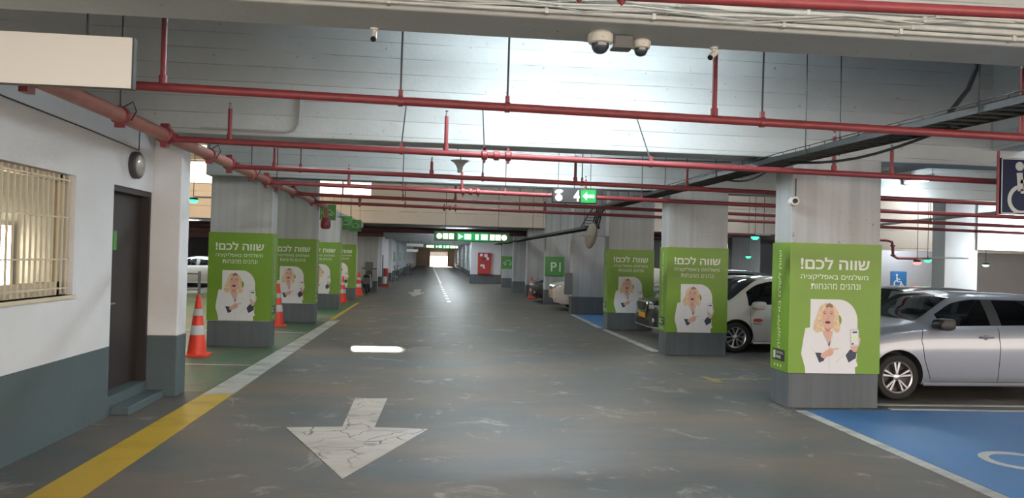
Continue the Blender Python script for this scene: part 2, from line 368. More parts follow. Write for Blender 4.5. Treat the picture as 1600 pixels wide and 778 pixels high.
def words(name, s, m, parent, fn, cu, cv, axis=0, **kw):
    """one part for each printed word of a line"""
    b = MB(); text(b, s, fn, cu, cv, **kw)
    span = lambda q: (min(b.v[i][axis] for i in q), max(b.v[i][axis] for i in q))
    fs = sorted(b.f, key=lambda q: span(q)[0]); lo, hi = span(range(len(b.v))); gap = (hi-lo)/len(s)*0.42; runs = []; end = None
    for q in fs:
        a, e = span(q)
        if end is None or a-end > gap: runs.append([])
        runs[-1].append(q); end = e if end is None else max(end, e)
    for qs in runs:
        idx = {}; w = MB()
        for q in qs:
            for i in q:
                if i not in idx: idx[i] = len(w.v); w.v.append(b.v[i])
            w.f.append(tuple(idx[i] for i in q))
        w.build(name, m, parent)

# ---------------------------------------------------------------- the setting
struct(box('floor', M_FLOOR, -30, 40, -7, 122, -0.25, 0.0))
struct(MB().box(-30, 40, -1.0, 13.7, 4.5, 4.75).build('ceiling', M_SLAB))
SKY = (-12.5, -6.0, 19.0, 31.0)                                # invented roof light, added to bring daylight over the left bays
cs = MB(); cs.box(SKY[1], 40, 13.7, 32.0, 5.7, 5.95); cs.box(-30, SKY[0], 13.7, 32.0, 5.7, 5.95); cs.box(SKY[0], SKY[1], 13.7, SKY[2], 5.7, 5.95); cs.box(SKY[0], SKY[1], SKY[3], 32.0, 5.7, 5.95)
struct(cs.build('ceiling', M_SLAB))
struct(MB().box(-30, 40, 32.4, 46.2, 3.05, 3.3).build('ceiling', M_SLAB)); struct(MB().box(-30, 5.5, 46.2, 122, 3.05, 3.3).build('ceiling', M_SLAB))
struct(MB().box(-30, 40, 13.7, 13.9, 4.5, 5.7).build('ceiling_step', M_SLAB))
for y0, x0, x1 in ((4.0, -3.5, 40), (8.7, -16, 40), (13.5, -4.1, 40)):
    struct(MB().box(x0, x1, y0, y0+0.4, 3.07, 4.5).build('ceiling_beam', M_BEAM, bevel=0.012))
struct(MB().box(7.0, 7.4, 9.1, 13.5, 3.27, 4.5).build('ceiling_beam', M_BEAM, bevel=0.012))
struct(MB().box(7.0, 7.4, 4.4, 8.7, 3.27, 4.5).build('ceiling_beam', M_BEAM, bevel=0.012))
# far cross wall above the aisle (downstand), with clerestory openings on its left
def wall_y(name, m, y0, y1, x0, x1, z0, z1, holes=()):
    """wall lying across Y with rectangular holes (hx0, hx1, hz0, hz1)"""
    xs = sorted({x0, x1, *[h[0] for h in holes], *[h[1] for h in holes]}); zs = sorted({z0, z1, *[h[2] for h in holes], *[h[3] for h in holes]})
    b = MB()
    for i in range(len(xs)-1):
        for j in range(len(zs)-1):
            cx, cz = (xs[i]+xs[i+1])/2, (zs[j]+zs[j+1])/2
            if any(h[0] < cx < h[1] and h[2] < cz < h[3] for h in holes): continue
            b.box(xs[i], xs[i+1], y0, y1, zs[j], zs[j+1])
    return b.build(name, m)
def wall_x(name, m, x0, x1, y0, y1, z0, z1, holes=()):
    ys = sorted({y0, y1, *[h[0] for h in holes], *[h[1] for h in holes]}); zs = sorted({z0, z1, *[h[2] for h in holes], *[h[3] for h in holes]})
    b = MB()
    for i in range(len(ys)-1):
        for j in range(len(zs)-1):
            cy, cz = (ys[i]+ys[i+1])/2, (zs[j]+zs[j+1])/2
            if any(h[0] < cy < h[1] and h[2] < cz < h[3] for h in holes): continue
            b.box(x0, x1, ys[i], ys[i+1], zs[j], zs[j+1])
    return b.build(name, m)
struct(wall_y('wall_back', M_CREAM, 32.0, 32.4, -30, 40, 3.07, 5.95, [(-14.0, -7.0, 4.5, 5.5), (-5.3, -2.85, 4.12, 5.4)]))
def clerestory(x0, x1, z0, z1, n, gap):
    w = struct(thing('window_1', 'daylit clerestory window', 'window', ((x0+x1)/2, 32.2, z0))); del w['category']
    cx = (x0+x1)/2
    b = MB()
    for i in range(n+1):
        x = x0+(x1-x0)*i/n-cx; b.box(x-0.03, x+0.03, -0.05, 0.05, 0, z1-z0)
    b.box(x0-cx, x1-cx, -0.05, 0.05, 0, 0.05); b.box(x0-cx, x1-cx, -0.05, 0.05, z1-z0-0.05, z1-z0)
    b.build('window_frame', M_GREY, w)
    for i in range(n):
        a = x0+(x1-x0)*i/n-cx+0.03; c = x0+(x1-x0)*(i+1)/n-cx-0.03
        if gap and i == 1:       # slit added between panes, shaped to throw a sun streak on the floor
            box('pane', M_FROST, a, c, -0.006, 0.006, 0.05, 0.55, w); box('pane', M_FROST, a, c, -0.006, 0.006, 0.59, z1-z0-0.05, w)
        else: box('pane', M_FROST, a, c, -0.006, 0.006, 0.05, z1-z0-0.05, w)
clerestory(-14.0, -7.0, 4.5, 5.5, 6, False); clerestory(-5.3, -2.85, 4.12, 5.4, 2, True)
w = struct(thing('added_roof_light', 'added frosted roof light bringing daylight over the left bays', 'window', (SKY[0], SKY[2], 5.8))); del w['category']
fb = MB(); NX, NY = 4, 7; dx, dy = (SKY[1]-SKY[0])/NX, (SKY[3]-SKY[2])/NY
for i in range(NX+1): fb.box(i*dx-0.03, i*dx+0.03, 0, SKY[3]-SKY[2], -0.05, 0.05)
for j in range(NY+1): fb.box(0, SKY[1]-SKY[0], j*dy-0.03, j*dy+0.03, -0.05, 0.05)
fb.build('window_frame', M_GREY, w)
for i in range(NX):
    for j in range(NY): box('pane', M_FROST, i*dx+0.03, (i+1)*dx-0.03, j*dy+0.03, (j+1)*dy-0.03, -0.006, 0.006, w)
# far end of the aisle
struct(wall_y('wall_far', M_CREAM, 118.0, 118.4, -30, 5.5, 0, 3.05, [(-1.0, 1.77, 0, 2.3)]))
sh = thing('roller_shutter', 'half raised roller shutter over the bright far exit', 'shutter', (0.385, 117.9, 1.62))
for i in range(7): box('slat', M_LBOX, -1.45, 1.45, -0.03, 0.03, i*0.1, i*0.1+0.09, sh)
for s_ in (-1, 1): box('guide_rail', M_GREY, s_*1.47-0.04, s_*1.47+0.04, -0.06, 0.09, -1.62, 0.75, sh)
struct(wall_x('wall_left', M_WHITE, -3.5, -3.2, 36.0, 118, 0.5, 3.05)); struct(wall_x('baseboard_left', M_BASE, -3.5, -3.18, 36.0, 118, 0, 0.5))
struct(wall_x('wall_right', M_WHITE, 2.85, 3.2, 50, 118, 0.5, 3.05)); struct(wall_x('baseboard_right', M_BASE, 2.83, 3.2, 50, 118, 0, 0.5))
struct(wall_x('wall_side', M_GREYWALL, -16.3, -16, -7, 32.2, 0, 5.7))
struct(box('wall_side', M_GREYWALL, -16.3, -16, 32.2, 60, 0, 3.05))
struct(wall_x('wall_side', M_WHITE, 40, 40.3, -7, 46.4, 0, 5.7))
struct(wall_y('wall_rear', M_WHITE, -1.4, -1.0, -30, 40, 3.3, 4.75))
for k, y in enumerate((37.0, 41.8, 46.6, 51.4, 58, 66, 76, 88, 102)):
    struct(box('ceiling_beam', M_SLAB, -3.5, 2.85 if y > 50 else 12, y, y+0.35, 2.72, 3.05))
# right hand side rooms
struct(wall_y('wall_right', M_GREYWALL, 26.0, 26.3, 14.6, 40, 0, 5.7))
struct(box('trim_1', M_CREAM, 12.9, 20, 23.3, 23.6, 2.32, 5.7))
struct(box('trim_2', M_WHITE, 15.55, 34, 19.8, 20.3, 2.32, 5.7))
struct(wall_y('wall_far', M_GREYWALL, 46.0, 46.4, 5.5, 40, 0, 3.05, [(18.2, 20.4, 2.35, 3.0)]))

# booth on the left
struct(wall_x('wall_left', M_WHITE, -3.535, -3.335, -1.0, 9.03, 0.725, 3.07, [(5.1, 7.18, 1.30, 2.40), (7.99, 9.03, 0.725, 2.40)]))
struct(wall_x('baseboard_left', M_BOOTHBASE, -3.535, -3.333, -1.0, 7.99, 0, 0.725))
struct(box('wall_booth', M_WHITE, -6.4, -6.2, -1, 9.4, 0, 3.07)); struct(box('wall_booth', M_WHITE, -6.2, -3.5, 9.06, 9.36, 0, 3.07))
struct(box('ceiling_booth', M_WHITE, -6.4, -3.3, -1, 9.36, 3.08, 3.2))
dr = struct(thing('door_1', 'dark brown booth door', 'door', (-3.48, 8.5, 0.2))); del dr['category']
MB().box(-0.03, 0.03, -0.47, 0.49, 0.02, 2.14).build('door_leaf', M_DOOR, dr, bevel=0.006)
fb = MB(); fb.box(-0.05, 0.13, -0.51, -0.47, 0, 2.2); fb.box(-0.05, 0.13, 0.49, 0.53, 0, 2.2); fb.box(-0.05, 0.13, -0.47, 0.49, 2.14, 2.2)
fb.build('door_frame', M_DOOR, dr)
MB().cyl((0.03, -0.38, 0.95), (0.09, -0.38, 0.95), 0.012).cyl((0.085, -0.40, 0.95), (0.085, -0.27, 0.95), 0.011).build('door_handle', M_STEEL, dr, smooth=True)
MB().box(0.146, 0.15, -0.50, -0.42, 1.52, 1.72).build('notice', M_SIGNGREEN, dr)
st = MB().box(-3.7, -3.335, 7.99, 9.03, 0.0, 0.2).build('trim_3', M_BOOTHBASE); struct(st)
struct(MB().box(-3.335, -3.14, 8.05, 9.02, 0.0, 0.09).build('trim_4', M_BOOTHBASE, bevel=0.01))
wn = struct(thing('window_1', 'barred booth window', 'window', (-3.44, 6.14, 1.30))); del wn['category']
fb = MB()
for a, b_ in ((-1.04, -0.97), (0.97, 1.04), (-0.03, 0.03)): fb.box(-0.06, 0.0, a, b_, 0, 1.10)
fb.box(-0.06, 0.0, -1.04, 1.04, 0, 0.12); fb.box(-0.06, 0.0, -1.04, 1.04, 1.04, 1.10); fb.build('window_frame', M_BARS, wn)
box('pane', M_PANE, -0.045, -0.039, -0.97, -0.03, 0.12, 1.04, wn); box('pane', M_PANE, -0.025, -0.019, 0.03, 0.97, 0.12, 1.04, wn)
for i in range(24): box('grille_bar', M_BARS, 0.05, 0.065, -1.0+i*0.0868, -0.988+i*0.0868, 0.01, 1.09, wn)
for z in (0.06, 0.32, 0.70, 1.04): box('grille_rail', M_BARS, 0.065, 0.073, -1.03, 1.03, z, z+0.014, wn)
box('window_sill', M_BARS, -0.08, 0.13, -1.06, 1.06, -0.03, 0.0, wn)
bl = thing('added_booth_lamp', 'narrow lit door window behind the booth bars, built as an upright tube', 'lamp', (-4.95, 9.02, 1.22))
box('lamp_housing', M_OFFW, -0.09, 0.09, -0.02, 0.03, 0, 0.75, bl); MB().cyl((0, -0.06, 0.05), (0, -0.06, 0.70), 0.045, 10).build('tube', M_TUBEW, bl)  # glowing tube stands in for a narrow lit door window
lm = thing('added_booth_lamp', 'ceiling tube lamp inside the barred booth', 'lamp', (-4.9, 6.5, 2.95))  # lamp added out of sight to brighten the booth interior
MB().box(-0.6, 0.6, -0.06, 0.06, 0.02, 0.13).build('lamp_housing', M_OFFW, lm, bevel=0.01); MB().cyl((-0.55, 0, 0), (0.55, 0, 0), 0.02, 8).build('tube', M_TUBEW, lm)
cb = thing('filing_cabinet', 'beige cabinet inside the barred booth', 'cabinet', (-5.9, 6.6, 0))
MB().box(-0.25, 0.25, -0.6, 0.6, 0, 1.5).build('carcass', M_BARS, cb, bevel=0.01)
for s_ in (-1, 1): box('cabinet_door', M_BARS, 0.25, 0.27, 0.3*s_-0.28, 0.3*s_+0.28, 0.05, 1.45, cb)

# ---------------------------------------------------------------- floor paint
def flat(name, m, poly, label, cat, h=0.004, group=None):
    o = MB().prism(poly, lambda u, v, w: (u, v, w+0.0005), h).build(name, m); return tag(o, label, cat, group)
struct(MB().prism([(-30, 9.4), (-2.78, 9.4), (-2.72, 31.5), (-30, 31.5)], lambda u, v, w: (u, v, w+0.0004), 0.002).build('floor_green', M_GREENF))
struct(MB().prism([(4.45, 3.0), (30, 3.0), (30, 8.50), (4.45, 8.50)], lambda u, v, w: (u, v, w+0.0004), 0.002).build('floor_blue', M_BLUEF))
struct(MB().prism([(4.3, 18.75), (12, 18.75), (12, 22.9), (4.3, 22.9)], lambda u, v, w: (u, v, w+0.0004), 0.002).build('floor_blue', M_BLUEF))
flat('yellow_line', M_YELLOW, [(-2.80, 0.5), (-2.40, 0.5), (-2.41, 9.25), (-2.76, 9.2)], 'broad yellow edge line on the floor beside the booth', 'floor marking', 0.005)
flat('white_line', M_LINE, [(-2.76, 9.2), (-2.41, 9.25), (-2.44, 19.4), (-2.70, 19.3)], 'broad white edge line along the left pillars', 'floor marking', 0.005)
flat('yellow_line', M_YELLOW, [(-2.75, 19.6), (-2.62, 19.6), (-2.66, 26.5), (-2.76, 26.5)], 'thin yellow edge line beyond the left white line', 'floor marking', 0.005)
flat('white_line', M_LINE, [(4.26, 2.5), (4.40, 2.5), (4.46, 8.45), (4.33, 8.45)], 'white edge line of the blue bay before the nearest poster pillar', 'floor marking', 0.005)
flat('white_line', M_LINE, [(4.18, 13.9), (4.36, 13.9), (4.30, 18.1), (4.16, 18.1)], 'white edge line in front of the black car', 'floor marking', 0.005)
flat('white_line', M_LINE, [(4.12, 18.5), (4.28, 18.5), (4.36, 22.9), (4.22, 22.9)], 'white edge line in front of the far blue bay', 'floor marking', 0.005)
flat('white_line', M_LINE, [(5.5, 8.80), (12, 8.60), (12, 8.68), (5.5, 8.90)], 'white bay line under the near side of the silver car', 'floor marking', 0.005)
flat('white_line', M_LINE, [(5.6, 8.52), (12, 8.20), (12, 8.30), (5.6, 8.60)], 'white line closing the blue bay beside the silver car', 'floor marking', 0.005)
flat('white_line', M_LINE, [(-8, 11.75), (-2.78, 11.55), (-2.78, 11.63), (-8, 11.85)], 'thin white bay line before the nearest cone', 'floor marking', 0.005)
flat('white_line', M_LINE, [(-8, 16.75), (-2.78, 16.25), (-2.78, 16.36), (-8, 16.88)], 'thin white bay line between the first two left poster pillars', 'floor marking', 0.005)
flat('yellow_line', floor_paint('faded yellow paint', (0.27, 0.19, 0.05), (0.14, 0.12, 0.08), 0.45, 0.6, scale=3.0), [(4.02, 11.0), (4.10, 11.02), (4.22, 10.73), (5.3, 10.80), (5.3, 10.72), (4.24, 10.62), (4.2, 10.35), (4.1, 10.35)], 'worn yellow corner mark beside the nearest poster pillar', 'floor marking', 0.005)
flat('direction_arrow', M_ARROW, [(-0.68, 5.82), (-0.04, 7.46), (-0.575, 7.53), (-0.546, 9.03), (-0.93, 9.02), (-0.895, 7.55), (-1.44, 7.52)], 'large white arrow on the floor pointing towards the camera', 'floor marking', 0.005)
flat('direction_arrow', M_ARROW, [(-0.9, 31.0), (-0.5, 34.5), (-0.75, 34.5), (-0.7, 37.5), (-1.05, 37.5), (-1.05, 34.5), (-1.3, 34.5)], 'small faint white arrow far down the aisle floor', 'floor marking', 0.005)
for i in range(9):
    y = 27.6+i*2.0; x = 0.52-(y-27.6)*0.014
    flat('centre_dash', M_LINE, [(x-0.07, y), (x+0.07, y), (x+0.06, y+1.1), (x-0.08, y+1.1)], 'short white dash of the broken centre line down the aisle', 'floor marking', 0.005, 'dashes of the centre line')
flat('white_line', M_LINE, [(0.24, 46), (0.38, 46), (-0.4, 110), (-0.54, 110)], 'solid white centre line leading to the bright exit', 'floor marking', 0.005)
def wheelchair_polys():
    P = [arc(0.05, 0.86, 0.085, 0, 360, 14)[:-1]]
    P.append(stroke([(0.05, 0.74), (0.08, 0.40)], 0.12)); P.append(stroke([(0.07, 0.58), (0.32, 0.56)], 0.07))
    P.append(stroke([(0.08, 0.40), (0.36, 0.39), (0.48, 0.12), (0.58, 0.15)], 0.085))
    P.append(stroke(arc(0.10, 0.24, 0.245, 110, 375, 22), 0.075)); return P
wm = MB()
for p in wheelchair_polys(): wm.prism([(5.05+(v+0.04)*1.18, 6.26-(u-0.10)*1.18) for u, v in p], lambda u, v, w: (u, v, w+0.0005), 0.005)
tag(wm.build('wheelchair_marking', M_LINE), 'white wheelchair symbol painted on the blue bay', 'floor marking')

# ---------------------------------------------------------------- pillars
def pillar(x0, x1, y0, y1, top, hb, label, ms=None, mb=None):
    t = thing('concrete_pillar', label, 'pillar', ((x0+x1)/2, (y0+y1)/2, 0), 0, None)
    a, b = (x1-x0)/2, (y1-y0)/2
    MB().box(-a, a, -b, b, hb, top).build('shaft', ms or M_PILLAR, t, bevel=0.012)
    MB().box(-a-0.006, a+0.006, -b-0.006, b+0.006, 0, hb).build('painted_base', mb or M_BASE, t, bevel=0.012)
    return t
RY = [8.60, 13.40, 18.15, 23.1]; LY = [13.78, 18.70, 23.25, 27.85]
for y, top, l in zip(RY, (4.4, 4.4, 5.7, 5.7), ('nearest right-hand poster pillar, beside the silver hatchback', 'poster pillar between the white car and the black car', 'poster pillar just beyond the black car', 'plain grey pillar with a dark guard board, beyond the right-hand posters')):
    pillar(4.31, 5.46, y, y+0.45, 3.07 if top < 5 else 5.7, 0.43 if y < 20 else 0.55, l)
for y, top, l in zip(LY, (3.07, 5.7, 2.85, 2.85), ('nearest left-hand poster pillar, behind the first cone', 'second left-hand poster pillar, behind the second cone', 'third left-hand poster pillar, the sunlit one', 'last and dimmest left-hand poster pillar')):
    pillar(-4.08, -2.99, y, y+0.42, top, 0.46, l)
struct(box('ceiling_beam', M_WHITE, -3.95, -3.15, 23.3, 32.0, 2.85, 3.07))
pillar(-3.53, -3.02, 9.05, 9.36, 3.07, 0.72, 'white booth corner pillar with dark grey foot beside the brown door', M_WHITE, M_BOOTHBASE)
for y, x, l in ((27.85, 4.15, 'grey pillar carrying the green P1 sign'), (32.6, 4.02, 'grey pillar just behind the P1 pillar'), (36.8, 3.84, 'grey pillar second behind the P1 pillar'), (42.4, 3.8, 'grey pillar with the half hidden green sign')):
    pillar(x, x+1.15, y, y+0.45, 5.7 if y < 30 else 3.05, 0.55, l)
pillar(2.2, 4.3, 47.3, 48.2, 3.05, 0.6, 'wide white pillar with the red fire cabinet', M_WHITE)
pillar(14.58, 15.6, 19.85, 20.4, 5.7, 0.5, 'bright white pillar behind the silver car', M_WHITE)
pillar(14.9, 16.4, 36.0, 36.6, 3.05, 0.5, 'pale pillar beyond the white car roof')
pillar(-10.5, -9.2, 27.0, 27.5, 5.7, 0.5, 'far left pillar with a small green P1 sign', M_WHITE)
pillar(-4.8, -2.68, 34.2, 34.6, 2.9, 0.5, 'pale wall block behind the parked scooter', M_PILLAR)
for y in (41.0, 50, 60):
    pillar(-3.4, -2.98, y, y+0.5, 3.05, 0.5, {41.0: 'slim left pillar with the red and white post', 50: 'slim left pillar behind the leaning bicycle', 60: 'slim left pillar deepest down the aisle'}[y], M_WHITE)

# ---------------------------------------------------------------- posters
ZB, ZT = 0.43, 2.02
S = 0.001405                                             # metres per unit of the artwork drawing
def art(u, v): return (-0.5435 + u*0.001547, ZB + (735-v)*S)      # artwork drawing -> poster plane (x, z), origin at the middle of the front
def poster_parts():
    def layer(name, polys, m, k, parent):
        b = MB()
        for p in polys: b.prism([art(*q) for q in p], lambda u, v, w: (u, -0.012-0.0012*k-w, v), 0.001)
        return b.build(name, m, parent)
    t = thing('pillar_poster', 'x', 'poster')
    w = MB(); w.box(-0.59, 0.59, -0.012, -0.0065, ZB, ZT); w.box(-0.59, -0.5825, -0.0065, 0.465, ZB, ZT); w.box(0.5825, 0.59, -0.0065, 0.465, ZB, ZT)
    w.build('vinyl_wrap', M_GREEN, t)
    fn = lambda u, v: (u, -0.0135, v)
    words('headline_word', HEB('שווה לכם!'), M_PRINTTXT, t, fn, -0.01, 1.775, width=0.89, height=0.150, bold=0.022)
    words('payment_word', HEB('משלמים באפליקציה'), M_PRINTTXT, t, fn, -0.015, 1.605, width=0.87, height=0.085)
    words('discount_word', HEB('ונהנים מהנחות'), M_PRINTTXT, t, fn, 0.0, 1.495, width=0.64, height=0.068)
    P = [(145, 90), (380, 90)] + [(380+160*math.sin(a*PI/32), 280-190*math.cos(a*PI/32)) for a in range(1, 17)] + [(540, 345), (540, 420), (145, 420)]
    bd = layer('letter_backdrop', [P], M_PRINTW, 0, t)
    layer('letter_counter', [smooth_poly([(372, 225), (398, 240), (406, 270), (398, 305), (370, 320)], 3)], M_GREEN, 1, bd)
    bl_ = layer('blazer', [[(105, 345), (150, 335), (215, 352), (245, 365), (330, 365), (350, 345), (400, 352), (455, 375), (478, 420), (500, 520), (540, 560), (535, 625), (548, 665), (525, 682), (528, 735), (112, 735), (108, 690), (74, 565), (88, 450)]], M_PRINTW, 2, t)
    layer('lapel_fold', [stroke([(245, 380), (285, 450), (302, 500)], 5), stroke([(335, 380), (325, 450), (306, 505)], 5), stroke([(365, 632), (415, 585), (430, 545)], 6), stroke([(190, 560), (150, 500)], 4), stroke([(305, 505), (308, 735)], 4)], M_PRINTW2, 3, bl_)
    layer('neckline', [[(245, 362), (335, 362), (312, 470), (300, 500), (290, 470)]], M_SKIN, 3, t)
    layer('undershirt', [[(318, 448), (305, 505), (297, 480)]], M_CUFF, 4, t)
    hr = layer('hair', [smooth_poly([(285, 125), (245, 135), (215, 175), (200, 240), (180, 290), (172, 345), (195, 378), (235, 372), (262, 350), (330, 350), (350, 372), (380, 375), (394, 335), (384, 280), (378, 215), (352, 160), (325, 132)], 4)], M_HAIR, 5, t)
    fc = layer('face', [smooth_poly([(250, 190), (268, 165), (300, 158), (328, 168), (342, 200), (343, 255), (330, 315), (312, 350), (290, 362), (268, 350), (250, 310), (243, 245)], 4)], M_SKIN, 6, t)
    layer('parting', [smooth_poly([(268, 150), (300, 122), (330, 148), (318, 162), (296, 155), (280, 165)], 3)], M_HAIRD, 7, hr)
    layer('cheek_shade', [smooth_poly([(262, 335), (290, 350), (318, 335), (306, 362), (290, 372), (272, 362)], 3)], M_SKIND, 7, fc)
    layer('mouth', [smooth_poly([(266, 285), (288, 277), (310, 286), (305, 298), (288, 303), (270, 297)], 3)], M_MOUTH, 8, fc)
    layer('eye', [smooth_poly([(248, 214), (262, 207), (274, 214), (262, 220)], 3)], M_HAIRD, 8, fc); layer('eye', [smooth_poly([(303, 215), (316, 208), (331, 214), (317, 221)], 3)], M_HAIRD, 8, fc)
    layer('eyebrow', [stroke([(245, 205), (260, 195), (276, 203)], 4), stroke([(300, 203), (318, 194), (335, 203)], 4)], M_HAIRD, 8, fc)
    layer('nose_shade', [stroke([(292, 225), (296, 250), (286, 262), (278, 260)], 4)], M_SKIND, 8, fc)
    layer('cuff', [[(190, 555), (240, 556), (272, 600), (262, 625), (226, 642)]], M_CUFF, 4, t); layer('cuff', [[(482, 522), (535, 545), (530, 600), (470, 638), (444, 575)]], M_CUFF, 4, t)
    hd = layer('pointing_hand', [smooth_poly([(236, 575), (262, 548), (292, 528), (310, 515), (330, 518), (342, 535), (340, 560), (325, 580), (295, 588), (270, 605), (248, 598)], 3), stroke([(318, 528), (350, 522), (384, 516)], 10)], M_SKIN, 5, t)
    layer('finger_crease', [stroke([(300, 545), (325, 548)], 3), stroke([(302, 558), (322, 562)], 3), stroke([(300, 570), (318, 574)], 3)], M_SKIND, 6, hd)
    layer('holding_hand', [smooth_poly([(485, 490), (545, 485), (552, 420), (566, 430), (560, 470), (548, 500), (530, 545), (500, 535)], 3)], M_SKIN, 5, t)
    ph = layer('phone', [smooth_poly([(478, 350), (512, 342), (545, 345), (550, 400), (553, 485), (520, 494), (485, 492), (478, 420)], 3)], M_PRINTW2, 6, t)
    layer('phone_screen', [[(484, 362), (540, 356), (546, 478), (490, 484)]], M_PRINTW, 7, ph); layer('phone_display', [[(496, 368), (534, 364), (534, 378), (496, 382)], smooth_poly([(492, 470), (506, 466), (506, 480), (492, 482)], 2)], M_CUFF, 8, ph)
    layer('phone_map', [[(490, 405), (540, 400), (542, 440), (492, 446)]], M_SIDETXT, 8, ph)
    # the narrow sides: upright running line and the small badge
    for sgn in (-1, 1):
        f2 = (lambda u, v: (-0.5915, -u, v)) if sgn < 0 else (lambda u, v: (0.5915, u, v))
        off = -0.24 if sgn < 0 else 0.24
        words('side_word', HEB('שווה לשלם באפליקציה'), M_SIDETXT, t, f2, off, 1.32, axis=2, width=1.22, height=0.10, rot=PI/2, bold=0.01)
        bx = MB(); q = lambda u, v: f2(off+u, 0.62+v)
        bx.add([q(-0.16, -0.07), q(0.16, -0.07), q(0.16, 0.07), q(-0.16, 0.07)], [(0, 1, 2, 3)]); bad = bx.build('logo_badge', M_BLACK, t, fixn=False)
        d = -0.001 if sgn < 0 else 0.001
        q2 = lambda u, v: (q(u, v)[0]+d, q(u, v)[1], q(u, v)[2])
        lx = MB(); lx.add([q2(-0.14, -0.05), q2(-0.085, -0.05), q2(-0.085, 0.05), q2(-0.14, 0.05)], [(0, 1, 2, 3)])
        text(lx, 'CENTRAL', q2, 0.03, 0.03, width=0.19); text(lx, 'PARK', q2, 0.0, -0.025, width=0.13, bold=0.02); lx.build('badge_lettering', M_PRINTTXT, bad, fixn=False)
        ix = MB()
        for k in range(3): ix.add([f2(off-0.1+k*0.08+a*0.016, 0.49+c*0.016) for a, c in ((-1, -1), (1, -1), (1, 1), (-1, 1))], [(0, 1, 2, 3)])
        ix.build('small_icons', M_SIDETXT, t, fixn=False)
    return t
PP = poster_parts()
PL = [(4.885, RY[0], 'green poster on the nearest right-hand pillar beside the silver hatchback'), (4.885, RY[1], 'green poster on the pillar between the white car and the black car'), (4.885, RY[2], 'green poster on the right-hand pillar just beyond the black car'),
      (-3.535, LY[0], 'green poster on the nearest left-hand pillar behind the first cone'), (-3.535, LY[1], 'green poster on the second left-hand pillar behind the second cone'), (-3.535, LY[2], 'bright green poster on the third left-hand pillar, half hidden'), (-3.535, LY[3], 'dim green poster on the last left-hand poster pillar')]
for i, (x, y, l) in enumerate(PL):
    t = PP if i == 0 else copy_tree(PP)
    t.location = (x, y, 0); t['label'] = l; t['group'] = 'posters wrapped round the pillars'
    if x < 0: t.scale = (0.95, 1, 1.0); t.location.z = 0.05
# ---------------------------------------------------------------- pipes
def pipe_z(x): return 2.895-0.0118*(x+2.8)
NAMES = {'A': 'nearest full red sprinkler pipe crossing below the first ceiling beam', 'B': 'second red sprinkler pipe across, just before the second beam', 'C': 'third red sprinkler pipe across, just beyond the second beam', 'D': 'fourth red sprinkler pipe across, behind the lit number sign', 'E': 'fifth red sprinkler pipe across the aisle', 'F': 'sixth and farthest red sprinkler pipe across the aisle'}
def cross_pipe(key, y, x0, x1, r, rods, drops=(), couplings=(), rodtop=4.5, lean=0.0):
    t = thing('sprinkler_pipe', NAMES[key], 'pipe', (0, y, 0), 0, 'red sprinkler pipes across the aisle')
    MB().tube([(x0, 0, pipe_z(x0)), (x1, 0, pipe_z(x1))], r, 12).build('pipe_run', M_RED, t, smooth=True)
    for x in rods:
        z = pipe_z(x); MB().cyl((x, 0, z+r*0.8), (x+0.01, lean, rodtop), 0.008, 6).build('hanger_rod', M_ROD, t)
        MB().lathe([(r+0.002, -0.018), (r+0.008, -0.018), (r+0.008, 0.018), (r+0.002, 0.018)], 12, (x, 0, z), 'x').box(x-0.016, x+0.016, -0.012, 0.012, z+r, z+r+0.05).build('clamp', M_RED, t)
    for x, h in drops:
        z = pipe_z(x); s_ = 1 if h > 0 else -1
        MB().cyl((x, 0, z), (x, 0, z+h), r*0.62, 10).cyl((x, 0, z+s_*r*0.7), (x, 0, z+s_*(r+0.05)), r*0.9, 10).build('branch_riser', M_RED, t, smooth=True)
        MB().lathe([(0.0, 0), (0.012, 0.0), (0.014, 0.03), (0.006, 0.04), (0.02, 0.06), (0.0, 0.062)], 10, (x, 0, z+h)).build('sprinkler_head', M_STEEL, t, smooth=True)
    for x in couplings:
        z = pipe_z(x); b = MB()
        for d in (-0.13, 0.0, 0.13): b.lathe([(r, d-0.035), (r+0.02, d-0.025), (r+0.02, d+0.025), (r, d+0.035)], 12, (x, 0, z), 'x')
        for d in (-0.13, 0.13): b.box(x+d-0.012, x+d+0.012, -0.012, 0.012, z-r-0.05, z+r+0.05)
        b.build('coupling', M_RED, t, smooth=True)
    return t
cross_pipe('A', 5.4, -2.85, 9, 0.032, (-0.29, 0.49, 2.45, 7.2), ((2.07, 0.62), (-1.95, 0.8), (4.6, 0.55)))
cross_pipe('B', 8.0, -2.85, 7.5, 0.034, (-0.41, 0.49, 2.35), ((0.07, 0.40), (-2.2, 0.35), (4.5, 0.42), (5.2, 0.3)), (0.62,), rodtop=3.5, lean=0.7)
cross_pipe('C', 10.4, -2.85, 13, 0.034, (0.62, -1.9, 2.05), ((-2.25, 0.28), (1.95, 0.33), (-0.1, 0.2), (3.6, 0.3)))
cross_pipe('D', 12.6, -2.85, 14, 0.036, (-0.6, 1.15, 3.55), ((-1.5, 0.30), (0.4, 0.33), (2.55, 0.3)), (0.55,))
cross_pipe('E', 14.9, -2.85, 20, 0.036, (-0.7, 2.6, 10.6), ((-1.55, -0.2), (0.35, 0.32)), rodtop=5.7)
cross_pipe('F', 17.1, -2.85, 20, 0.036, (-0.75, 1.9), ((2.5, 0.25),), (0.28,), rodtop=5.7)
